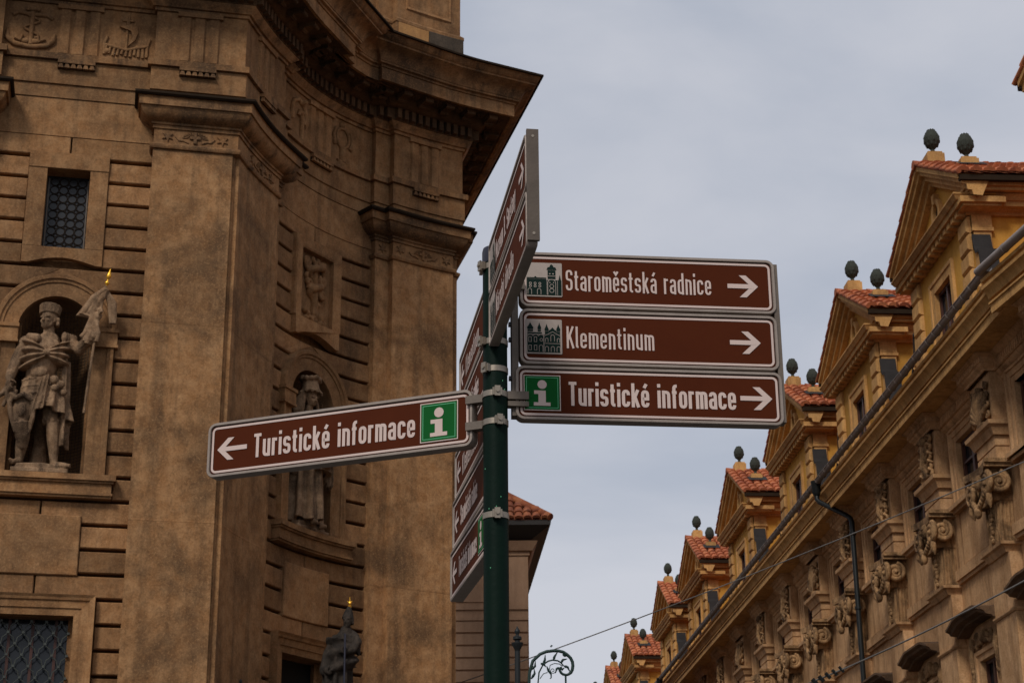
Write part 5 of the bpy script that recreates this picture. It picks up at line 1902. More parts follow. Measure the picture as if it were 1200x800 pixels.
# rusticated courses below, stone by stone
bk = MB()
def chamf(m, x0, x1, z0, z1, o):
    c = 0.02
    m.add([(x0, 0, z0), (x1, 0, z0), (x1, 0, z1), (x0, 0, z1), (x0 + c, -o, z0 + c), (x1 - c, -o, z0 + c), (x1 - c, -o, z1 - c), (x0 + c, -o, z1 - c)],
          [(0, 1, 5, 4), (1, 2, 6, 5), (2, 3, 7, 6), (3, 0, 4, 7), (4, 5, 6, 7)])
chamf(bk, 0.0, 1.17, 0.0, 0.315, 0.05)
bkm = bk.mesh('stone_block')
bkm.materials.append(M['midwall'])
for k in range(8):
    for j in range(3):
        link('stone_block', bkm, mw, (-1.19 * (j + 1) + 0.005, -0.001, 11.37 - k * 0.345))
m = MB()
sweep(m, [(-1.75, 12.3), (-1.75, 13.4), (-0.75, 13.4), (-0.75, 12.3)], [(0, 0.0), (0, 0.03), (-0.06, 0.03), (-0.07, 0.0)], closed=True, fn=lambda a, b, o: (a - 0.25, -o, b))
m.build('wall_panel', M['midwall'], mw)
# cornice and soffit
m = MB()
cpath = [(-12, 0), (0, 0), (e1[0], e1[1])]
sweep(m, cpath, [(0.0, 13.55), (0.04, 13.56), (0.05, 13.66), (0.12, 13.68), (0.22, 13.86), (0.26, 13.93), (0.0, 13.94)])
m.build('cornice', M['midwall'], mid)
m = MB()
sweep(m, cpath, [(0.0, 13.94), (0.60, 14.30), (0.62, 14.42), (0.0, 14.44)])
m.build('eaves', M['midsoff'], mid)
# hip roof with tiles
m = MB()
rise = 0.80
m.add([(-12, -0.62, 14.44), (0.62, -0.62, 14.44), (-3.6, 3.6, 14.44 + 4.2 * rise), (-12, 3.6, 14.44 + 4.2 * rise)], [(0, 1, 2, 3)])
m.add([(0.62, -0.62, 14.44), (e1[0] + 0.62, e1[1], 14.44), (-4.5, 16, 14.44 + 4.2 * rise), (-3.6, 3.6, 14.44 + 4.2 * rise)], [(0, 1, 2, 3)])
us = Vector((0, 1, rise)).normalized()
sl = math.hypot(1, rise)
tiles(m, (0.62, -0.66, 14.45), (-1, 0, 0), us, 22, 12, w=0.25, l=0.36, r=0.075, seed=5, clip=lambda a, b: a > b / sl - 0.05)
m.tube([(0.64, -0.64, 14.50), (-3.6, 3.6, 14.50 + 4.2 * rise)], 0.11, 8)
mt = m.build('roof_tiles', M['oldtile'], mid, smooth=60)
mt['kind'] = 'stuff'

# ================================================================== LETTERING (condensed stroke face)
XR, XT, XB, RD = 0.35, 0.66, 0.07, 0.14
X_ = 0.73
XL_ = 0.07
G = {
 'a': (0.42, [[(.08, .53, 0), (.08, XT, .12), (XR, XT, RD), (XR, 0, 0)], [(XR, XB, 0), (XL_, XB, .13), (XL_, .39, .13), (XR, .39, 0)]]),
 'c': (0.42, [[(XR, .50, 0), (XR, XT, RD), (XL_, XT, RD), (XL_, XB, RD), (XR, XB, RD), (XR, .23, 0)]]),
 'd': (0.42, [[(XR, 0, 0), (XR, 1, 0)], [(XR, XB, 0), (XL_, XB, RD), (XL_, XT, RD), (XR, XT, 0)]]),
 'e': (0.42, [[(XL_, .36, 0), (XR, .36, 0), (XR, XT, RD), (XL_, XT, RD), (XL_, XB, RD), (XR, XB, RD), (XR, .20, 0)]]),
 'f': (0.29, [[(.12, 0, 0), (.12, .93, .12), (.29, .93, 0)], [(0, XT, 0), (.27, XT, 0)]]),
 'i': (0.14, [[(.07, 0, 0), (.07, X_, 0)], [(.07, .85, 0), (.07, 1.0, 0)]]),
 'k': (0.42, [[(.07, 0, 0), (.07, 1, 0)], [(.09, .30, 0), (.35, X_, 0)], [(.17, .44, 0), (.37, 0, 0)]]),
 'l': (0.17, [[(.07, 1, 0), (.07, .07, .07), (.17, .07, 0)]]),
 'm': (0.62, [[(.07, 0, 0), (.07, X_, 0)], [(.07, XT, 0), (.31, XT, .12), (.31, 0, 0)], [(.31, XT, 0), (.55, XT, .12), (.55, 0, 0)]]),
 'n': (0.42, [[(.07, 0, 0), (.07, X_, 0)], [(.07, XT, 0), (XR, XT, RD), (XR, 0, 0)]]),
 'o': (0.42, [[(.21, XT, 0), (XL_, XT, RD), (XL_, XB, RD), (XR, XB, RD), (XR, XT, RD), (.205, XT, 0)]]),
 'r': (0.29, [[(.07, 0, 0), (.07, X_, 0)], [(.07, .58, 0), (.10, XT, .06), (.29, XT, 0)]]),
 's': (0.42, [[(XR, .53, 0), (XR, XT, .12), (XL_, XT, .12), (XL_, .37, .12), (XR, .37, .12), (XR, XB, .12), (XL_, XB, .12), (XL_, .20, 0)]]),
 't': (0.29, [[(.12, .93, 0), (.12, XB, .12), (.28, XB, 0)], [(0, XT, 0), (.27, XT, 0)]]),
 'u': (0.42, [[(.07, X_, 0), (.07, XB, RD), (XR, XB, 0)], [(XR, 0, 0), (XR, X_, 0)]]),
 'v': (0.40, [[(.04, X_, 0), (.20, .02, 0)], [(.36, X_, 0), (.20, .02, 0)]]),
 'y': (0.40, [[(.05, X_, 0), (.21, .05, 0)], [(.36, X_, 0), (.13, -.25, 0)]]),
 'z': (0.40, [[(.04, XT, 0), (.34, XT, 0), (.06, XB, 0), (.36, XB, 0)]]),
 'S': (0.46, [[(.39, .74, 0), (.39, .93, .15), (.07, .93, .15), (.07, .52, .15), (.39, .52, .15), (.39, .07, .15), (.07, .07, .15), (.07, .27, 0)]]),
 'K': (0.46, [[(.07, 0, 0), (.07, 1, 0)], [(.09, .38, 0), (.41, 1, 0)], [(.19, .58, 0), (.43, 0, 0)]]),
 'T': (0.44, [[(0, .93, 0), (.44, .93, 0)], [(.22, .93, 0), (.22, 0, 0)]]),
 'M': (0.58, [[(.07, 0, 0), (.07, 1, 0)], [(.07, .97, 0), (.29, .35, 0)], [(.29, .35, 0), (.51, .97, 0)], [(.51, 0, 0), (.51, 1, 0)]]),
 'B': (0.46, [[(.07, 0, 0), (.07, 1, 0)], [(.07, .93, 0), (.37, .93, .14), (.37, .53, .14), (.07, .53, 0)], [(.07, .53, 0), (.39, .53, .14), (.39, .07, .14), (.07, .07, 0)]]),
 'N': (0.47, [[(.07, 0, 0), (.07, 1, 0)], [(.07, .97, 0), (.40, .03, 0)], [(.40, 0, 0), (.40, 1, 0)]]),
 '.': (0.14, [[(.07, 0, 0), (.07, .14, 0)]]),
 ' ': (0.26, []),
}
def accent(base, st):
    wd, s_ = G[base]
    return (wd, s_ + st)
G['á'] = accent('a', [[(.16, .81, 0), (.29, .98, 0)]])
G['é'] = accent('e', [[(.16, .81, 0), (.29, .98, 0)]])
G['ě'] = accent('e', [[(.08, .97, 0), (.21, .83, 0), (.34, .97, 0)]])
G['í'] = (0.14, [[(.07, 0, 0), (.07, X_, 0)], [(.03, .81, 0), (.15, .98, 0)]])

def filleted(st):
    n = len(st)
    o = []
    for i, (x, y, r) in enumerate(st):
        if i in (0, n - 1) or r == 0:
            o.append((x, y))
            continue
        a = Vector(st[i - 1][:2])
        b = Vector((x, y))
        c = Vector(st[i + 1][:2])
        d1, d2 = (a - b), (c - b)
        l = min(r, d1.length * (1.0 if i == 1 else 0.5) , d2.length * (1.0 if i == n - 2 else 0.5))
        p, q = b + d1.normalized() * l, b + d2.normalized() * l
        for k in range(6):
            f = k / 5
            o.append(tuple(p * (1 - f) ** 2 + b * 2 * f * (1 - f) + q * f * f))
    # drop duplicates
    res = [o[0]]
    for p in o[1:]:
        if math.hypot(p[0] - res[-1][0], p[1] - res[-1][1]) > 1e-5:
            res.append(p)
    return res

def ribbon(m, pts, wd, fn, y, closed=False, mi=0):
    ms = mitre(pts, closed)
    n = len(pts)
    vs = []
    for (px, py), (ax, ay) in zip(pts, ms):
        vs.append(fn(px + ax * wd / 2, py + ay * wd / 2, y))
        vs.append(fn(px - ax * wd / 2, py - ay * wd / 2, y))
    m.add(vs, [(2 * i, 2 * ((i + 1) % n), 2 * ((i + 1) % n) + 1, 2 * i + 1) for i in range(n if closed else n - 1)], mi)

def text_mesh(m, s, u0, u1, zb, cap, y, weight=0.145, gap=0.125, squeeze=None):
    tot = sum(G[c][0] + gap for c in s) - gap
    sx = (u1 - u0) / tot
    u = u0
    for c in s:
        wd, sts = G[c]
        for q, st in enumerate(sts):
            # strokes are drawn in real proportions so that the weight stays even
            pts = [(u + px * sx, zb + py * cap) for px, py in filleted(st)]
            ribbon(m, pts, weight * cap * 0.94, lambda a, b, d: (a, d, b), y - 0.00025 * q)
        u += (wd + gap) * sx

def arrow_mesh(m, u0, u1, zc, h, y, sgn=1):
    # shaft and chevron head as one polygon
    t_ = h * 0.20
    hd = h * 0.52
    tip = u1 if sgn > 0 else u0
    tail = u0 if sgn > 0 else u1
    k = -sgn
    w2 = h * 0.30
    poly = [(tip, zc), (tip + k * hd, zc + h / 2), (tip + k * (hd + w2), zc + h / 2), (tip + k * (w2 + t_ * 0.5), zc + t_ / 2), (tail, zc + t_ / 2),
            (tail, zc - t_ / 2), (tip + k * (w2 + t_ * 0.5), zc - t_ / 2), (tip + k * (hd + w2), zc - h / 2), (tip + k * hd, zc - h / 2)]
    # split to stay convex
    A = poly
    def q(idx):
        m.add([(A[i][0], y, A[i][1]) for i in idx], [tuple(range(len(idx)))])
    mid = (tip + k * w2 * 0.9, zc)
    m.add([(A[0][0], y, A[0][1]), (A[1][0], y, A[1][1]), (A[2][0], y, A[2][1]), (tip + k * w2, y, zc)], [(0, 1, 2, 3)])
    m.add([(A[0][0], y, A[0][1]), (tip + k * w2, y, zc), (A[7][0], y, A[7][1]), (A[8][0], y, A[8][1])], [(0, 1, 2, 3)])
    m.add([(tip + k * w2 * 0.7, y - 0.0004, zc + t_ / 2), (tail, y - 0.0004, zc + t_ / 2), (tail, y - 0.0004, zc - t_ / 2), (tip + k * w2 * 0.7, y - 0.0004, zc - t_ / 2)], [(0, 1, 2, 3)])

def poly(m, pts, y, mi=0):
    m.add([(a, y, b) for a, b in pts], [tuple(range(len(pts)))], mi)
def rect(m, a0, a1, b0, b1, y, mi=0):
    poly(m, [(a0, b0), (a1, b0), (a1, b1), (a0, b1)], y, mi)

def pict_info(root, u0, z0, s):
    m = MB()
    rect(m, u0, u0 + s, z0, z0 + s, -0.0035, 0)                                    # white edge
    rect(m, u0 + s * .025, u0 + s * .975, z0 + s * .025, z0 + s * .975, -0.0041, 1)
    e = s * 0.075
    ribbon(m, [(u0 + e, z0 + e), (u0 + s - e, z0 + e), (u0 + s - e, z0 + s - e), (u0 + e, z0 + s - e)], s * .016, lambda a, b, d: (a, d, b), -0.0047, True, 2)
    c = u0 + s * 0.5
    poly(m, [(c + s * .125 * math.cos(2 * math.pi * i / 24), z0 + s * .73 + s * .125 * math.sin(2 * math.pi * i / 24)) for i in range(24)], -0.0049, 0)
    rect(m, c - s * .22, c + s * .095, z0 + s * .46, z0 + s * .56, -0.0049, 0)
    rect(m, c - s * .105, c + s * .095, z0 + s * .20, z0 + s * .461, -0.0051, 0)
    rect(m, c - s * .23, c + s * .22, z0 + s * .13, z0 + s * .225, -0.0053, 0)
    m.build('info_symbol', [M['white'], M['green'], M['lightgreen']], root)
M['lightgreen'] = plain('sign_light_green', (0.10, 0.42, 0.20), 0.5)

def pict_hall(root, u0, z0, s):
    m = MB()
    P = lambda a, b: (u0 + a * s, z0 + b * s)
    poly(m, rrect(u0, z0, u0 + s, z0 + s, s * .03, 3), -0.0035, 0)
    Y = -0.0042
    def rc(a0, a1, b0, b1, mi=1, y=Y):
        poly(m, [P(a0, b0), P(a1, b0), P(a1, b1), P(a0, b1)], y, mi)
    rc(.02, .56, .04, .52)
    rc(.02, .56, .53, .56)
    poly(m, [P(.22, .56), P(.30, .56), P(.26, .60)], Y, 1)
    rc(.56, .98, .04, .49)
    rc(.60, .82, .52, .78)
    poly(m, [P(.57, .79), P(.85, .79), P(.82, .87), P(.77, .88), P(.74, .94), P(.71, .96), P(.68, .94), P(.65, .88), P(.60, .87)], Y, 1)
    poly(m, [P(.90, .49), P(.97, .49), P(.935, .66)], Y, 1)
    Y2 = -0.0050
    for a in (.12, .25, .38):
        for b in (.30, .38):
            m.add([(*P(a + .035 * math.cos(t), b + .035 * math.sin(t)),) for t in ()], [])
            poly(m, [(u0 + s * (a + .038 * math.cos(2 * math.pi * i / 10)), z0 + s * (b + .038 * math.sin(2 * math.pi * i / 10))) for i in range(10)], Y2, 0)
            poly(m, [(u0 + s * (a + .020 * math.cos(2 * math.pi * i / 10)), z0 + s * (b + .020 * math.sin(2 * math.pi * i / 10))) for i in range(10)], Y2 - .0005, 1)
    for a in (.10, .36):
        ribbon(m, [P(a - .05, .06), P(a - .05, .18)] + [P(a + .05 * math.cos(R(180 - 18 * i)), .18 + .05 * math.sin(R(18 * i))) for i in range(1, 10)] + [P(a + .05, .18), P(a + .05, .06)], s * .014, lambda x, z, d: (x, d, z), Y2)
    ribbon(m, [P(.60, .05), P(.60, .40)] + [P(.71 - .11 * math.cos(R(18 * i)), .40 + .11 * math.sin(R(18 * i))) for i in range(1, 10)] + [P(.82, .40), P(.82, .05)], s * .014, lambda x, z, d: (x, d, z), Y2)
    ribbon(m, [P(.58, .05), P(.58, .47)], s * .012, lambda x, z, d: (x, d, z), Y2)
    ribbon(m, [P(.87, .05), P(.87, .47)], s * .012, lambda x, z, d: (x, d, z), Y2)
    for (cz, rr_) in ((.31, .055), (.18, .06)):
        ribbon(m, [P(.71 + rr_ * math.cos(2 * math.pi * i / 14), cz + rr_ * math.sin(2 * math.pi * i / 14)) for i in range(14)], s * .014, lambda x, z, d: (x, d, z), Y2, True)
    for a in (.66, .76):
        rc(a - .012, a + .012, .40, .43, 0, Y2)
    rc(.64, .68, .66, .69, 0, Y2)
    rc(.73, .77, .66, .69, 0, Y2)
    rc(.60, .82, .60, .615, 0, Y2)
    m.build('town_hall_symbol', [M['pictogrey'], M['black']], root)

def pict_klem(root, u0, z0, s):
    m = MB()
    P = lambda a, b: (u0 + a * s, z0 + b * s)
    poly(m, rrect(u0, z0, u0 + s, z0 + s, s * .03, 3), -0.0035, 0)
    Y, Y2 = -0.0042, -0.0050
    def rc(a0, a1, b0, b1, mi=1, y=Y):
        poly(m, [P(a0, b0), P(a1, b0), P(a1, b1), P(a0, b1)], y, mi)
    rc(.05, .49, .04, .56)
    rc(.05, .45, .575, .62)
    rc(.51, .95, .04, .56)
    for (c, wd, b0) in ((.13, .075, .64), (.38, .045, .64), (.58, .05, .60), (.90, .05, .60)):
        rc(c - wd, c + wd, b0, b0 + .05)
        poly(m, [P(c - wd, b0 + .06), P(c + wd, b0 + .06), P(c + wd * 1.15, b0 + .12), P(c + wd * .5, b0 + .19), P(c, b0 + .27), P(c - wd * .5, b0 + .19), P(c - wd * 1.15, b0 + .12)], Y, 1)
    for c in (.58, .90):
        rc(c - .045, c + .045, .56, .60, 1, Y - .0002)
    poly(m, [P(.62, .57), P(.86, .57), P(.84, .68), P(.80, .70), P(.74, .77), P(.68, .70), P(.64, .68)], Y - .0003, 1)
    def arch(a, w_, b0, b1):
        ribbon(m, [P(a - w_, b0), P(a - w_, b1)] + [P(a - w_ * math.cos(R(20 * i)), b1 + w_ * math.sin(R(20 * i))) for i in range(1, 9)] + [P(a + w_, b1), P(a + w_, b0)], s * .013, lambda x, z, d: (x, d, z), Y2)
    for a in (.12, .27):
        for b in (.10, .34):
            ribbon(m, [P(a - .035, b), P(a + .035, b), P(a + .035, b + .14), P(a - .035, b + .14)], s * .012, lambda x, z, d: (x, d, z), Y2, True)
    arch(.42, .05, .06, .20)
    ribbon(m, [P(.43 + .04 * math.cos(2 * math.pi * i / 12), .40 + .04 * math.sin(2 * math.pi * i / 12)) for i in range(12)], s * .012, lambda x, z, d: (x, d, z), Y2, True)
    for a in (.58, .74, .90):
        arch(a, .045, .06, .17)
    arch(.74, .05, .36, .50)
    for a in (.58, .90):
        arch(a, .035, .34, .42)
    ribbon(m, [P(.05, .50), P(.08, .545), P(.13, .56), P(.18, .545), P(.20, .51), P(.23, .545), P(.28, .56), P(.33, .545), P(.35, .51), P(.38, .545), P(.43, .56), P(.49, .52)], s * .013, lambda x, z, d: (x, d, z), Y2)
    ribbon(m, [P(.51, .30), P(.95, .30)], s * .012, lambda x, z, d: (x, d, z), Y2)
    ribbon(m, [P(.51, .52), P(.60, .56), P(.66, .60), P(.74, .64), P(.82, .60), P(.88, .56), P(.95, .52)], s * .012, lambda x, z, d: (x, d, z), Y2)
    ribbon(m, [P(.50, .04), P(.50, .56)], s * .013, lambda x, z, d: (x, d, z), Y2)
    m.build('college_symbol', [M['pictogrey'], M['black']], root)

def sign(label, loc, rotz, Ln, H, text, span, arrow, aspan, pict, pu, cap, zb, rc=0.032, ps=None, depth=0.046, wt=0.128):
    root = empty('direction_sign', loc, rotz)
    tag(root, label, 'sign', 'brown tourist signs on the green post')
    # extruded aluminium tray with a raised lip
    m = MB()
    pts = rrect(0, 0, Ln, H, rc, 7)          # counter-clockwise: normal (dy,-dx) points outwards
    sweep(m, pts, [(-0.012, depth), (0.0, depth - 0.004), (0.0, -0.004), (-0.002, -0.007), (-0.0105, -0.007), (-0.012, -0.004), (-0.012, 0.002)], closed=True, fn=lambda a, b, o: (a, o, b))
    m.build('frame', M['alu'], root, smooth=40)
    m = MB()
    inner = rrect(0.011, 0.011, Ln - 0.011, H - 0.011, max(rc - 0.011, 0.004), 7)
    poly(m, inner, 0.0012, 0)
    poly(m, inner[::-1], depth - 0.002, 1)
    m.build('backing', [M['seam'], M['aludark']], root)
    m = MB()
    poly(m, rrect(0.0145, 0.0145, Ln - 0.0145, H - 0.0145, max(rc - 0.0145, 0.004), 7), -0.0006, 0)
    m.build('face', M['brown'], root)
    m = MB()
    e = 0.0215
    ribbon(m, rrect(e, e, Ln - e, H - e, max(rc - e + 0.006, 0.006), 7), 0.0085, lambda a, b, d: (a, d, b), -0.0022, True)
    m.build('border', M['white'], root)
    m = MB()
    text_mesh(m, text, span[0], span[1], zb, cap, -0.0026, wt)
    m.build('lettering', M['white'], root)
    if arrow:
        m = MB()
        arrow_mesh(m, aspan[0], aspan[1], H * 0.5, 0.088, -0.0028, 1 if arrow == 'R' else -1)
        m.build('arrow', M['white'], root)
    s_ = ps or 0.135
    if pict == 'i':
        pict_info(root, pu, (H - s_) / 2, s_)
    elif pict == 'h':
        pict_hall(root, pu, (H - s_) / 2, s_)
    elif pict == 'k':
        pict_klem(root, pu, (H - s_) / 2, s_)
    return root

PX, PYY = -0.062, 6.2
# ---- right-hand stack
ra = R(6.3)
def along(a, s_):
    return (PX + math.cos(a) * s_, PYY + math.sin(a) * s_)
x, y = along(ra, 0.092)
sg1 = sign('top brown sign of the right stack reading Staroměstská radnice, with town hall symbol', (x, y, 4.021), ra, 0.968, 0.219, 'Staroměstská radnice', (0.173, 0.722), 'R', (0.785, 0.902), 'h', 0.024, 0.086, 0.068, wt=0.096)
sg2 = sign('middle brown sign of the right stack reading Klementinum, with church symbol', (x - 0.002, y, 3.797), ra, 0.968, 0.217, 'Klementinum', (0.174, 0.500), 'R', (0.785, 0.902), 'k', 0.022, 0.086, 0.066, wt=0.096)
x, y = along(ra, 0.073)
sg3 = sign('bottom brown sign of the right stack reading Turistické informace, with green information square', (x, y, 3.585), ra, 0.990, 0.206, 'Turistické informace', (0.195, 0.812), 'R', (0.830, 0.950), 'i', 0.030, 0.092, 0.057, wt=0.136)
# ---- left sign
la = R(-21.3)
lx, ly = PX - math.cos(la) * 1.185, PYY - math.sin(la) * 1.185
sg4 = sign('lone brown sign pointing left reading Turistické informace, with green information square', (lx, ly, 3.494), la, 1.098, 0.216, 'Turistické informace', (0.200, 0.868), 'L', (0.042, 0.170), 'i', 0.890, 0.094, 0.060, ps=0.150, wt=0.136)
# ---- stack pointing towards the viewer
na = R(-81.9)
nx_, ny_ = -0.078, 6.165
sg5 = sign('upper brown sign reading Muzeum B. Smetany on the short stack coming towards the viewer', (nx_, ny_, 4.046), na, 0.94, 0.198, 'Muzeum B. Smetany', (0.176, 0.68), 'R', (0.765, 0.875), 'h', 0.024, 0.080, 0.058, rc=0.026, depth=0.032)
sg6 = sign('lower brown sign reading Národní divadlo on the short stack coming towards the viewer', (nx_, ny_, 3.843), na, 0.94, 0.198, 'Národní divadlo', (0.176, 0.62), 'R', (0.765, 0.875), 'k', 0.024, 0.080, 0.058, rc=0.026, depth=0.032)
m = MB()
# ---- stack pointing away
bt = [('Klementinum', None), ('Staroměstská radnice', None), ('Klementinum', None), ('Staroměstská radnice', None), ('Turistické informace', 'i')]
bl = ['topmost edge-on brown sign on the tall stack pointing away behind the post',
      'second edge-on brown sign from the top of the stack pointing away behind the post',
      'middle edge-on brown sign of the stack pointing away, partly behind the left-pointing sign',
      'second lowest edge-on brown sign of the stack pointing away behind the post',
      'lowest edge-on brown sign with a green square on the stack pointing away behind the post']
for k, (tx, pc) in enumerate(bt):
    ba = R(-81.6 + 0.55 * k)
    z = 3.925 - 0.2055 * k
    Lb = 0.84
    sx, sy = PX - 0.022 - math.cos(ba) * (0.05 + Lb), PYY - math.sin(ba) * (0.05 + Lb)
    sign(bl[k], (sx, sy, z), ba, Lb, 0.2, tx, (0.20, 0.62), 'L', (0.04, 0.15), pc, 0.66, 0.082, 0.058, rc=0.022)

# ---- the post
post = empty('sign_post', (PX, PYY, 0))
tag(post, 'dark green round sign post with steel band clamps, carrying the brown signs', 'post')
m = MB()
m.lathe([(0.0445, 0.0), (0.0445, 4.195), (0.0435, 4.20)], (0, 0, 0), 40)
m.build('tube', M['post'], post, 40)
m = MB()
m.lathe([(0.0460, 4.185), (0.0465, 4.19), (0.0465, 4.232), (0.043, 4.246), (0.03, 4.252), (0.001, 4.254)], (0, 0, 0), 40)
m.build('cap', M['postcap'], post, 40)
def clamp(z, ang, full=True, bolt=True, out=0.0):
    m = MB()
    K = 40
    m.lathe([(0.0446, z - 0.011), (0.0472, z - 0.0105), (0.0472, z + 0.0105), (0.0446, z + 0.011)], (0, 0, 0), K)
    c = m.build('clamp_band', M['steel'], post, 40)
    m = MB()
    m.box((-0.017, -0.060, z - 0.014), (0.017, -0.0465, z + 0.014))
    m.box((-0.010, -0.066, z - 0.019), (0.010, -0.0595, z + 0.019))
    b = m.build('clamp_lock', M['steel'], c, None, (0, 0, 0), ang)
    m = MB()
    m.tube([(0, -0.0655, z), (0, -0.071, z)], 0.007, 6)
    m.build('bolt', M['steel'], c, None, (0, 0, 0), ang)
clamp(4.168, R(-62))
clamp(3.872, R(-62))
clamp(3.765, R(-40))
clamp(3.672, R(8))
clamp(3.566, R(16))
clamp(3.222, R(6))
# arms from the post to the signs
def arm(a, s0, s1, z, h=0.03, d=0.018):
    m = MB()
    m.box((s0, -d, z - h / 2), (s1, d, z + h / 2))
    m.build('bracket_arm', M['aludark'], post, None, (0, 0, 0), a)
arm(ra, 0.044, 0.12, 3.672)
arm(ra, 0.044, 0.12, 3.64, 0.018)
arm(ra, 0.044, 0.11, 4.10)
arm(R(180) + la, 0.044, 0.11, 3.665)
arm(R(180) + la, 0.044, 0.11, 3.565)
for z in (4.17, 3.872):
    m = MB()
    m.box((-0.050, -0.052, z - 0.010), (0.030, -0.040, z + 0.010))
    m.build('bracket_arm', M['steel'], post, None, (0, 0, 0), na)
# rivets on the tube
for k in range(14):
    m = MB()
    zz = random.uniform(3.0, 4.1)
    aa = random.uniform(-2.6, -0.5)
    m.ell((0.0445 * math.cos(aa), 0.0445 * math.sin(aa), zz), (0.0018, 0.0018, 0.0028), 6, 4)
    m.build('paint_chip', M['lightgreen'], post)
# vertical channels behind the right stack, at its two ends
for s0, s1 in ((0.062, 0.086), (1.052, 1.072)):
    m = MB()
    m.box((s0, 0.0, 3.60), (s1, 0.05, 4.225))
    m.build('channel', M['aludark'], post, None, (0, 0, 0), ra)
for zz in (3.95, 3.89, 3.74):
    m = MB()
    m.box((0.052, 0.01, zz), (0.063, 0.03, zz + 0.014))
    m.build('bolt', M['postcap'], post, None, (0, 0, 0), ra)
M['aluend'] = plain('aluminium_end', (0.11, 0.085, 0.066), 0.6, 0.2, 0.3, 0.5, 14, 0.1)
# end channel of the near stack, with screws
m = MB()
m.box((0.940, -0.004, 3.862), (0.952, 0.035, 4.250))
ec = m.build('end_channel', M['aluend'], post, None, (nx_ - PX, ny_ - PYY, 0), na)
for zz in (3.885, 4.225):
    m = MB()
    m.tube([(0.951, 0.016, zz), (0.9535, 0.016, zz)], 0.005, 8)
    m.build('screw', M['steel'], post, None, (nx_ - PX, ny_ - PYY, 0), na)

# ================================================================== STREET FURNITURE FURTHER OFF
pole = empty('iron_pole', (0.022, 14.0, 0))
tag(pole, 'black iron pole with turned finial just right of the green post', 'pole')
m = MB()
m.tube([(0, 0, 0), (0, 0, 4.20)], [0.045, 0.021], 12)
m.build('shaft', M['iron'], pole, 40)
m = MB()
m.lathe([(0.021, 4.19), (0.024, 4.205), (0.047, 4.245), (0.047, 4.256), (0.020, 4.262), (0.020, 4.275), (0.034, 4.283), (0.034, 4.303), (0.014, 4.312), (0.012, 4.322), (0.022, 4.338), (0.021, 4.352), (0.008, 4.372), (0.002, 4.388)], (0, 0, 0), 16)
m.build('finial', M['iron'], pole, 50)

lamp = empty('crozier_street_lamp', (0.115, 15.0, 0))
tag(lamp, 'dark green wrought-iron crozier lamp with leafy scroll curl, beside the iron pole', 'street lamp')
KX = 0.00715
def pxl(px, py):
    return ((px - 615.0) * KX, 0.0, 4.20 + (766.5 - py) * KX * 1.035 + 0.165)
M['lampgreen'] = plain('lamp_green', (0.008, 0.028, 0.022), 0.5, 0.2, 0.4, 0.4, 12)
arc_px = [(615, 812), (615.3, 800), (616, 789), (620, 776), (628.5, 768.5), (636, 765.6), (643.5, 764.8), (650, 765), (655.5, 766.3), (660, 769.3), (663.8, 773), (666, 777.5), (666.4, 782), (665.6, 786.5), (663.8, 789.5), (661, 791.5), (657.8, 792), (654.6, 791.2), (652.5, 789.5), (651.2, 787), (651, 784)]
m = MB()
m.tube([(0, 0, 0), (0, 0, 3.2)] + [pxl(*q) for q in arc_px], [0.05, 0.03] + [0.0135] * (len(arc_px) - 6) + [0.011] * 6, 8)
m.build('scroll_arm', M['lampgreen'], lamp, 50)
def lpart(name, pts, r):
    m = MB()
    m.tube([pxl(*q) for q in pts], r, 6)
    return m.build(name, M['lampgreen'], lamp, 50)
lpart('inner_scroll', [(625.8, 806), (625.8, 800), (627, 789), (632, 780), (638, 776.3), (643, 775.2), (649, 776), (653, 778.5), (655.5, 782)], 0.007)
lpart('inner_scroll', [(628, 796), (632, 790.5), (637, 789)], 0.004)
lpart('tendril', [(639, 786), (640, 781), (645, 779), (651, 779.7), (654, 782.5)], 0.004)
lpart('tendril', spiral((643, 787), 3.4, 0.6, 1.4, 18, lambda a, b: (a, b), 0.3), 0.0035)
lpart('tendril', [(636, 782), (638, 787), (641, 791), (641, 795), (639.5, 796)], [0.004, 0.012, 0.008, 0.006, 0.004])
for (a, b, c) in (((632, 780), (634, 775), (634.5, 769)), ((644, 775), (645.5, 771), (649, 766)), ((653, 778), (655, 775), (660, 774)), ((655, 768), (657, 770.5), (660.5, 771)), ((617.5, 786), (622.5, 782), (623, 776)), ((618, 796), (622, 790), (621.5, 785)), ((651, 784), (647.5, 785), (646, 790)), ((656, 782), (660.5, 783.5), (663, 789)), ((651.5, 783), (654, 786), (656.5, 784)), ((629, 779), (633, 780), (635, 783))):
    lpart('iron_leaf', [a, ((a[0] + b[0]) / 2, (a[1] + b[1]) / 2), b, c], [0.006, 0.013, 0.011, 0.003])
lpart('iron_leaf', [(641, 760.5), (642, 758.8), (643.5, 759.2)], [0.008, 0.007, 0.003])
lpart('lantern_rod', [(657.8, 792), (657.8, 806)], 0.009)
m = MB()
c_ = pxl(657.8, 806)
m.lathe([(0.02, 0.0), (0.10, -0.05), (0.15, -0.14), (0.15, -0.16), (0.13, -0.17), (0.10, -0.42), (0.06, -0.47), (0.01, -0.50)], c_, 12)
m.build('lantern', M['lampgreen'], lamp, 40)

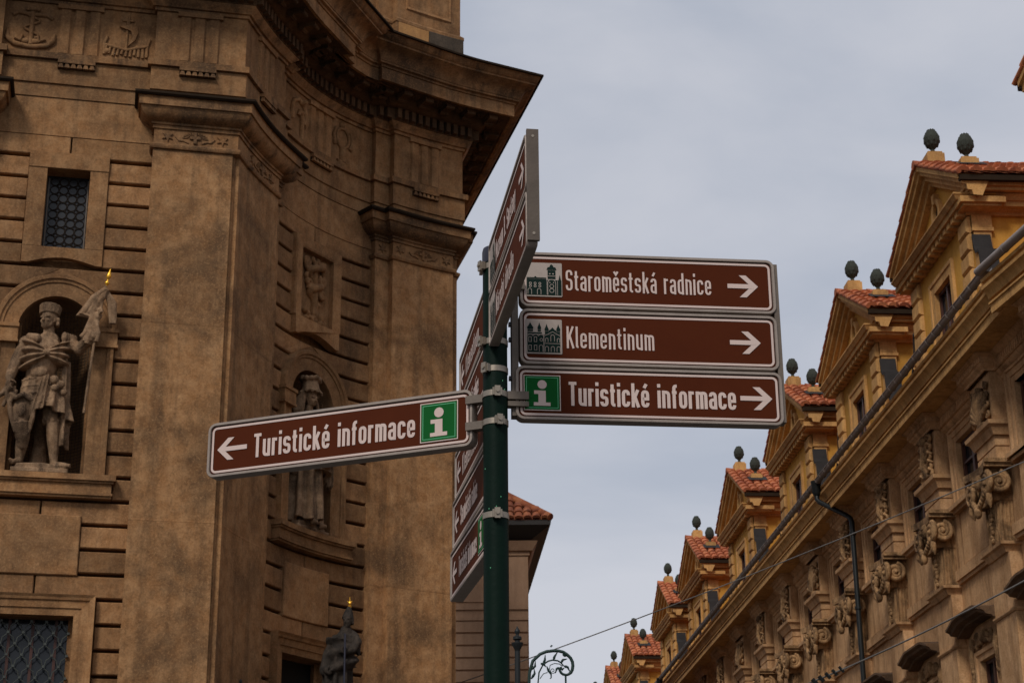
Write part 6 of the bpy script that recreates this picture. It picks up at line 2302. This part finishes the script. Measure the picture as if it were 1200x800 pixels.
# ================================================================== WIRES
def ray(px, py, dist):
    f_ = 2118.0
    p_, r_ = R(20.2), R(0.48)
    u, v = (px - 600) / f_, -(py - 400) / f_
    U = u * math.cos(r_) + v * math.sin(r_)
    V = -u * math.sin(r_) + v * math.cos(r_)
    d = Vector((U, math.cos(p_) - V * math.sin(p_), math.sin(p_) + V * math.cos(p_)))
    return Vector((0, 0, 1.6)) + d * (dist / d.y)
def wire(label, a, b, r, sag):
    a, b = Vector(a), Vector(b)
    n = 24
    pts = []
    o = (a + b) / 2
    for i in range(n + 1):
        f = i / n
        p = a.lerp(b, f)
        p.z -= sag * 4 * f * (1 - f)
        pts.append(p - o)
    m = MB()
    m.tube(pts, r, 6)
    w_ = m.build('overhead_wire', M['wire'], None, 60, o)
    tag(w_, label, 'wire', 'overhead wires over the street')
    return w_
# spans: across the street, from the left side to the long front
wire('long thin overhead wire rising from the crozier lamp across the dormer fronts', ray(520, 806, 33), ray(1262, 514, 25.0), 0.0095, 0.12)
wa, wb = ray(880, 826, 24.0), ray(1262, 646, 20.0)
w2 = wire('lower overhead cable crossing the pilasters at bottom right', wa, wb, 0.0105, 0.10)
m = MB()
for k in range(5):
    p = wa.lerp(wb, 0.22 + 0.022 * k) - (wa + wb) / 2
    p.z -= 0.075
    m.tube([p + Vector((-0.03, 0, 0.03)), p + Vector((0.03, 0, -0.04))], 0.03 - 0.003 * k, 7)
m.build('cable_clamp', M['iron'], w2)
wire('lowest overhead wire, cut by the bottom edge of the picture', ray(880, 803, 22.0), ray(1150, 806, 20.0), 0.008, 0.02)

# small iron hook on the corner pilaster
hk = empty('iron_hook', Vector(mapA(178.5, 0.25)(0, 5.75, 0.0)) + CH)
tag(hk, 'small black iron hook on the folded corner pilaster at the bottom edge', 'hook')
m = MB()
m.tube([(0, 0, 0.0), (0.10, 0.0, 0.02), (0.13, 0, 0.10), (0.12, 0, 0.26)], 0.016, 7)
m.ell((0.12, 0, 0.28), (0.026, 0.026, 0.035), 8, 6)
m.tube(spiral((0.16, 0.10), 0.05, 0.012, 1.3, 14, lambda a, b: (a, 0.0, b), 2.5), 0.012, 6)
m.build('hook', M['iron'], hk)
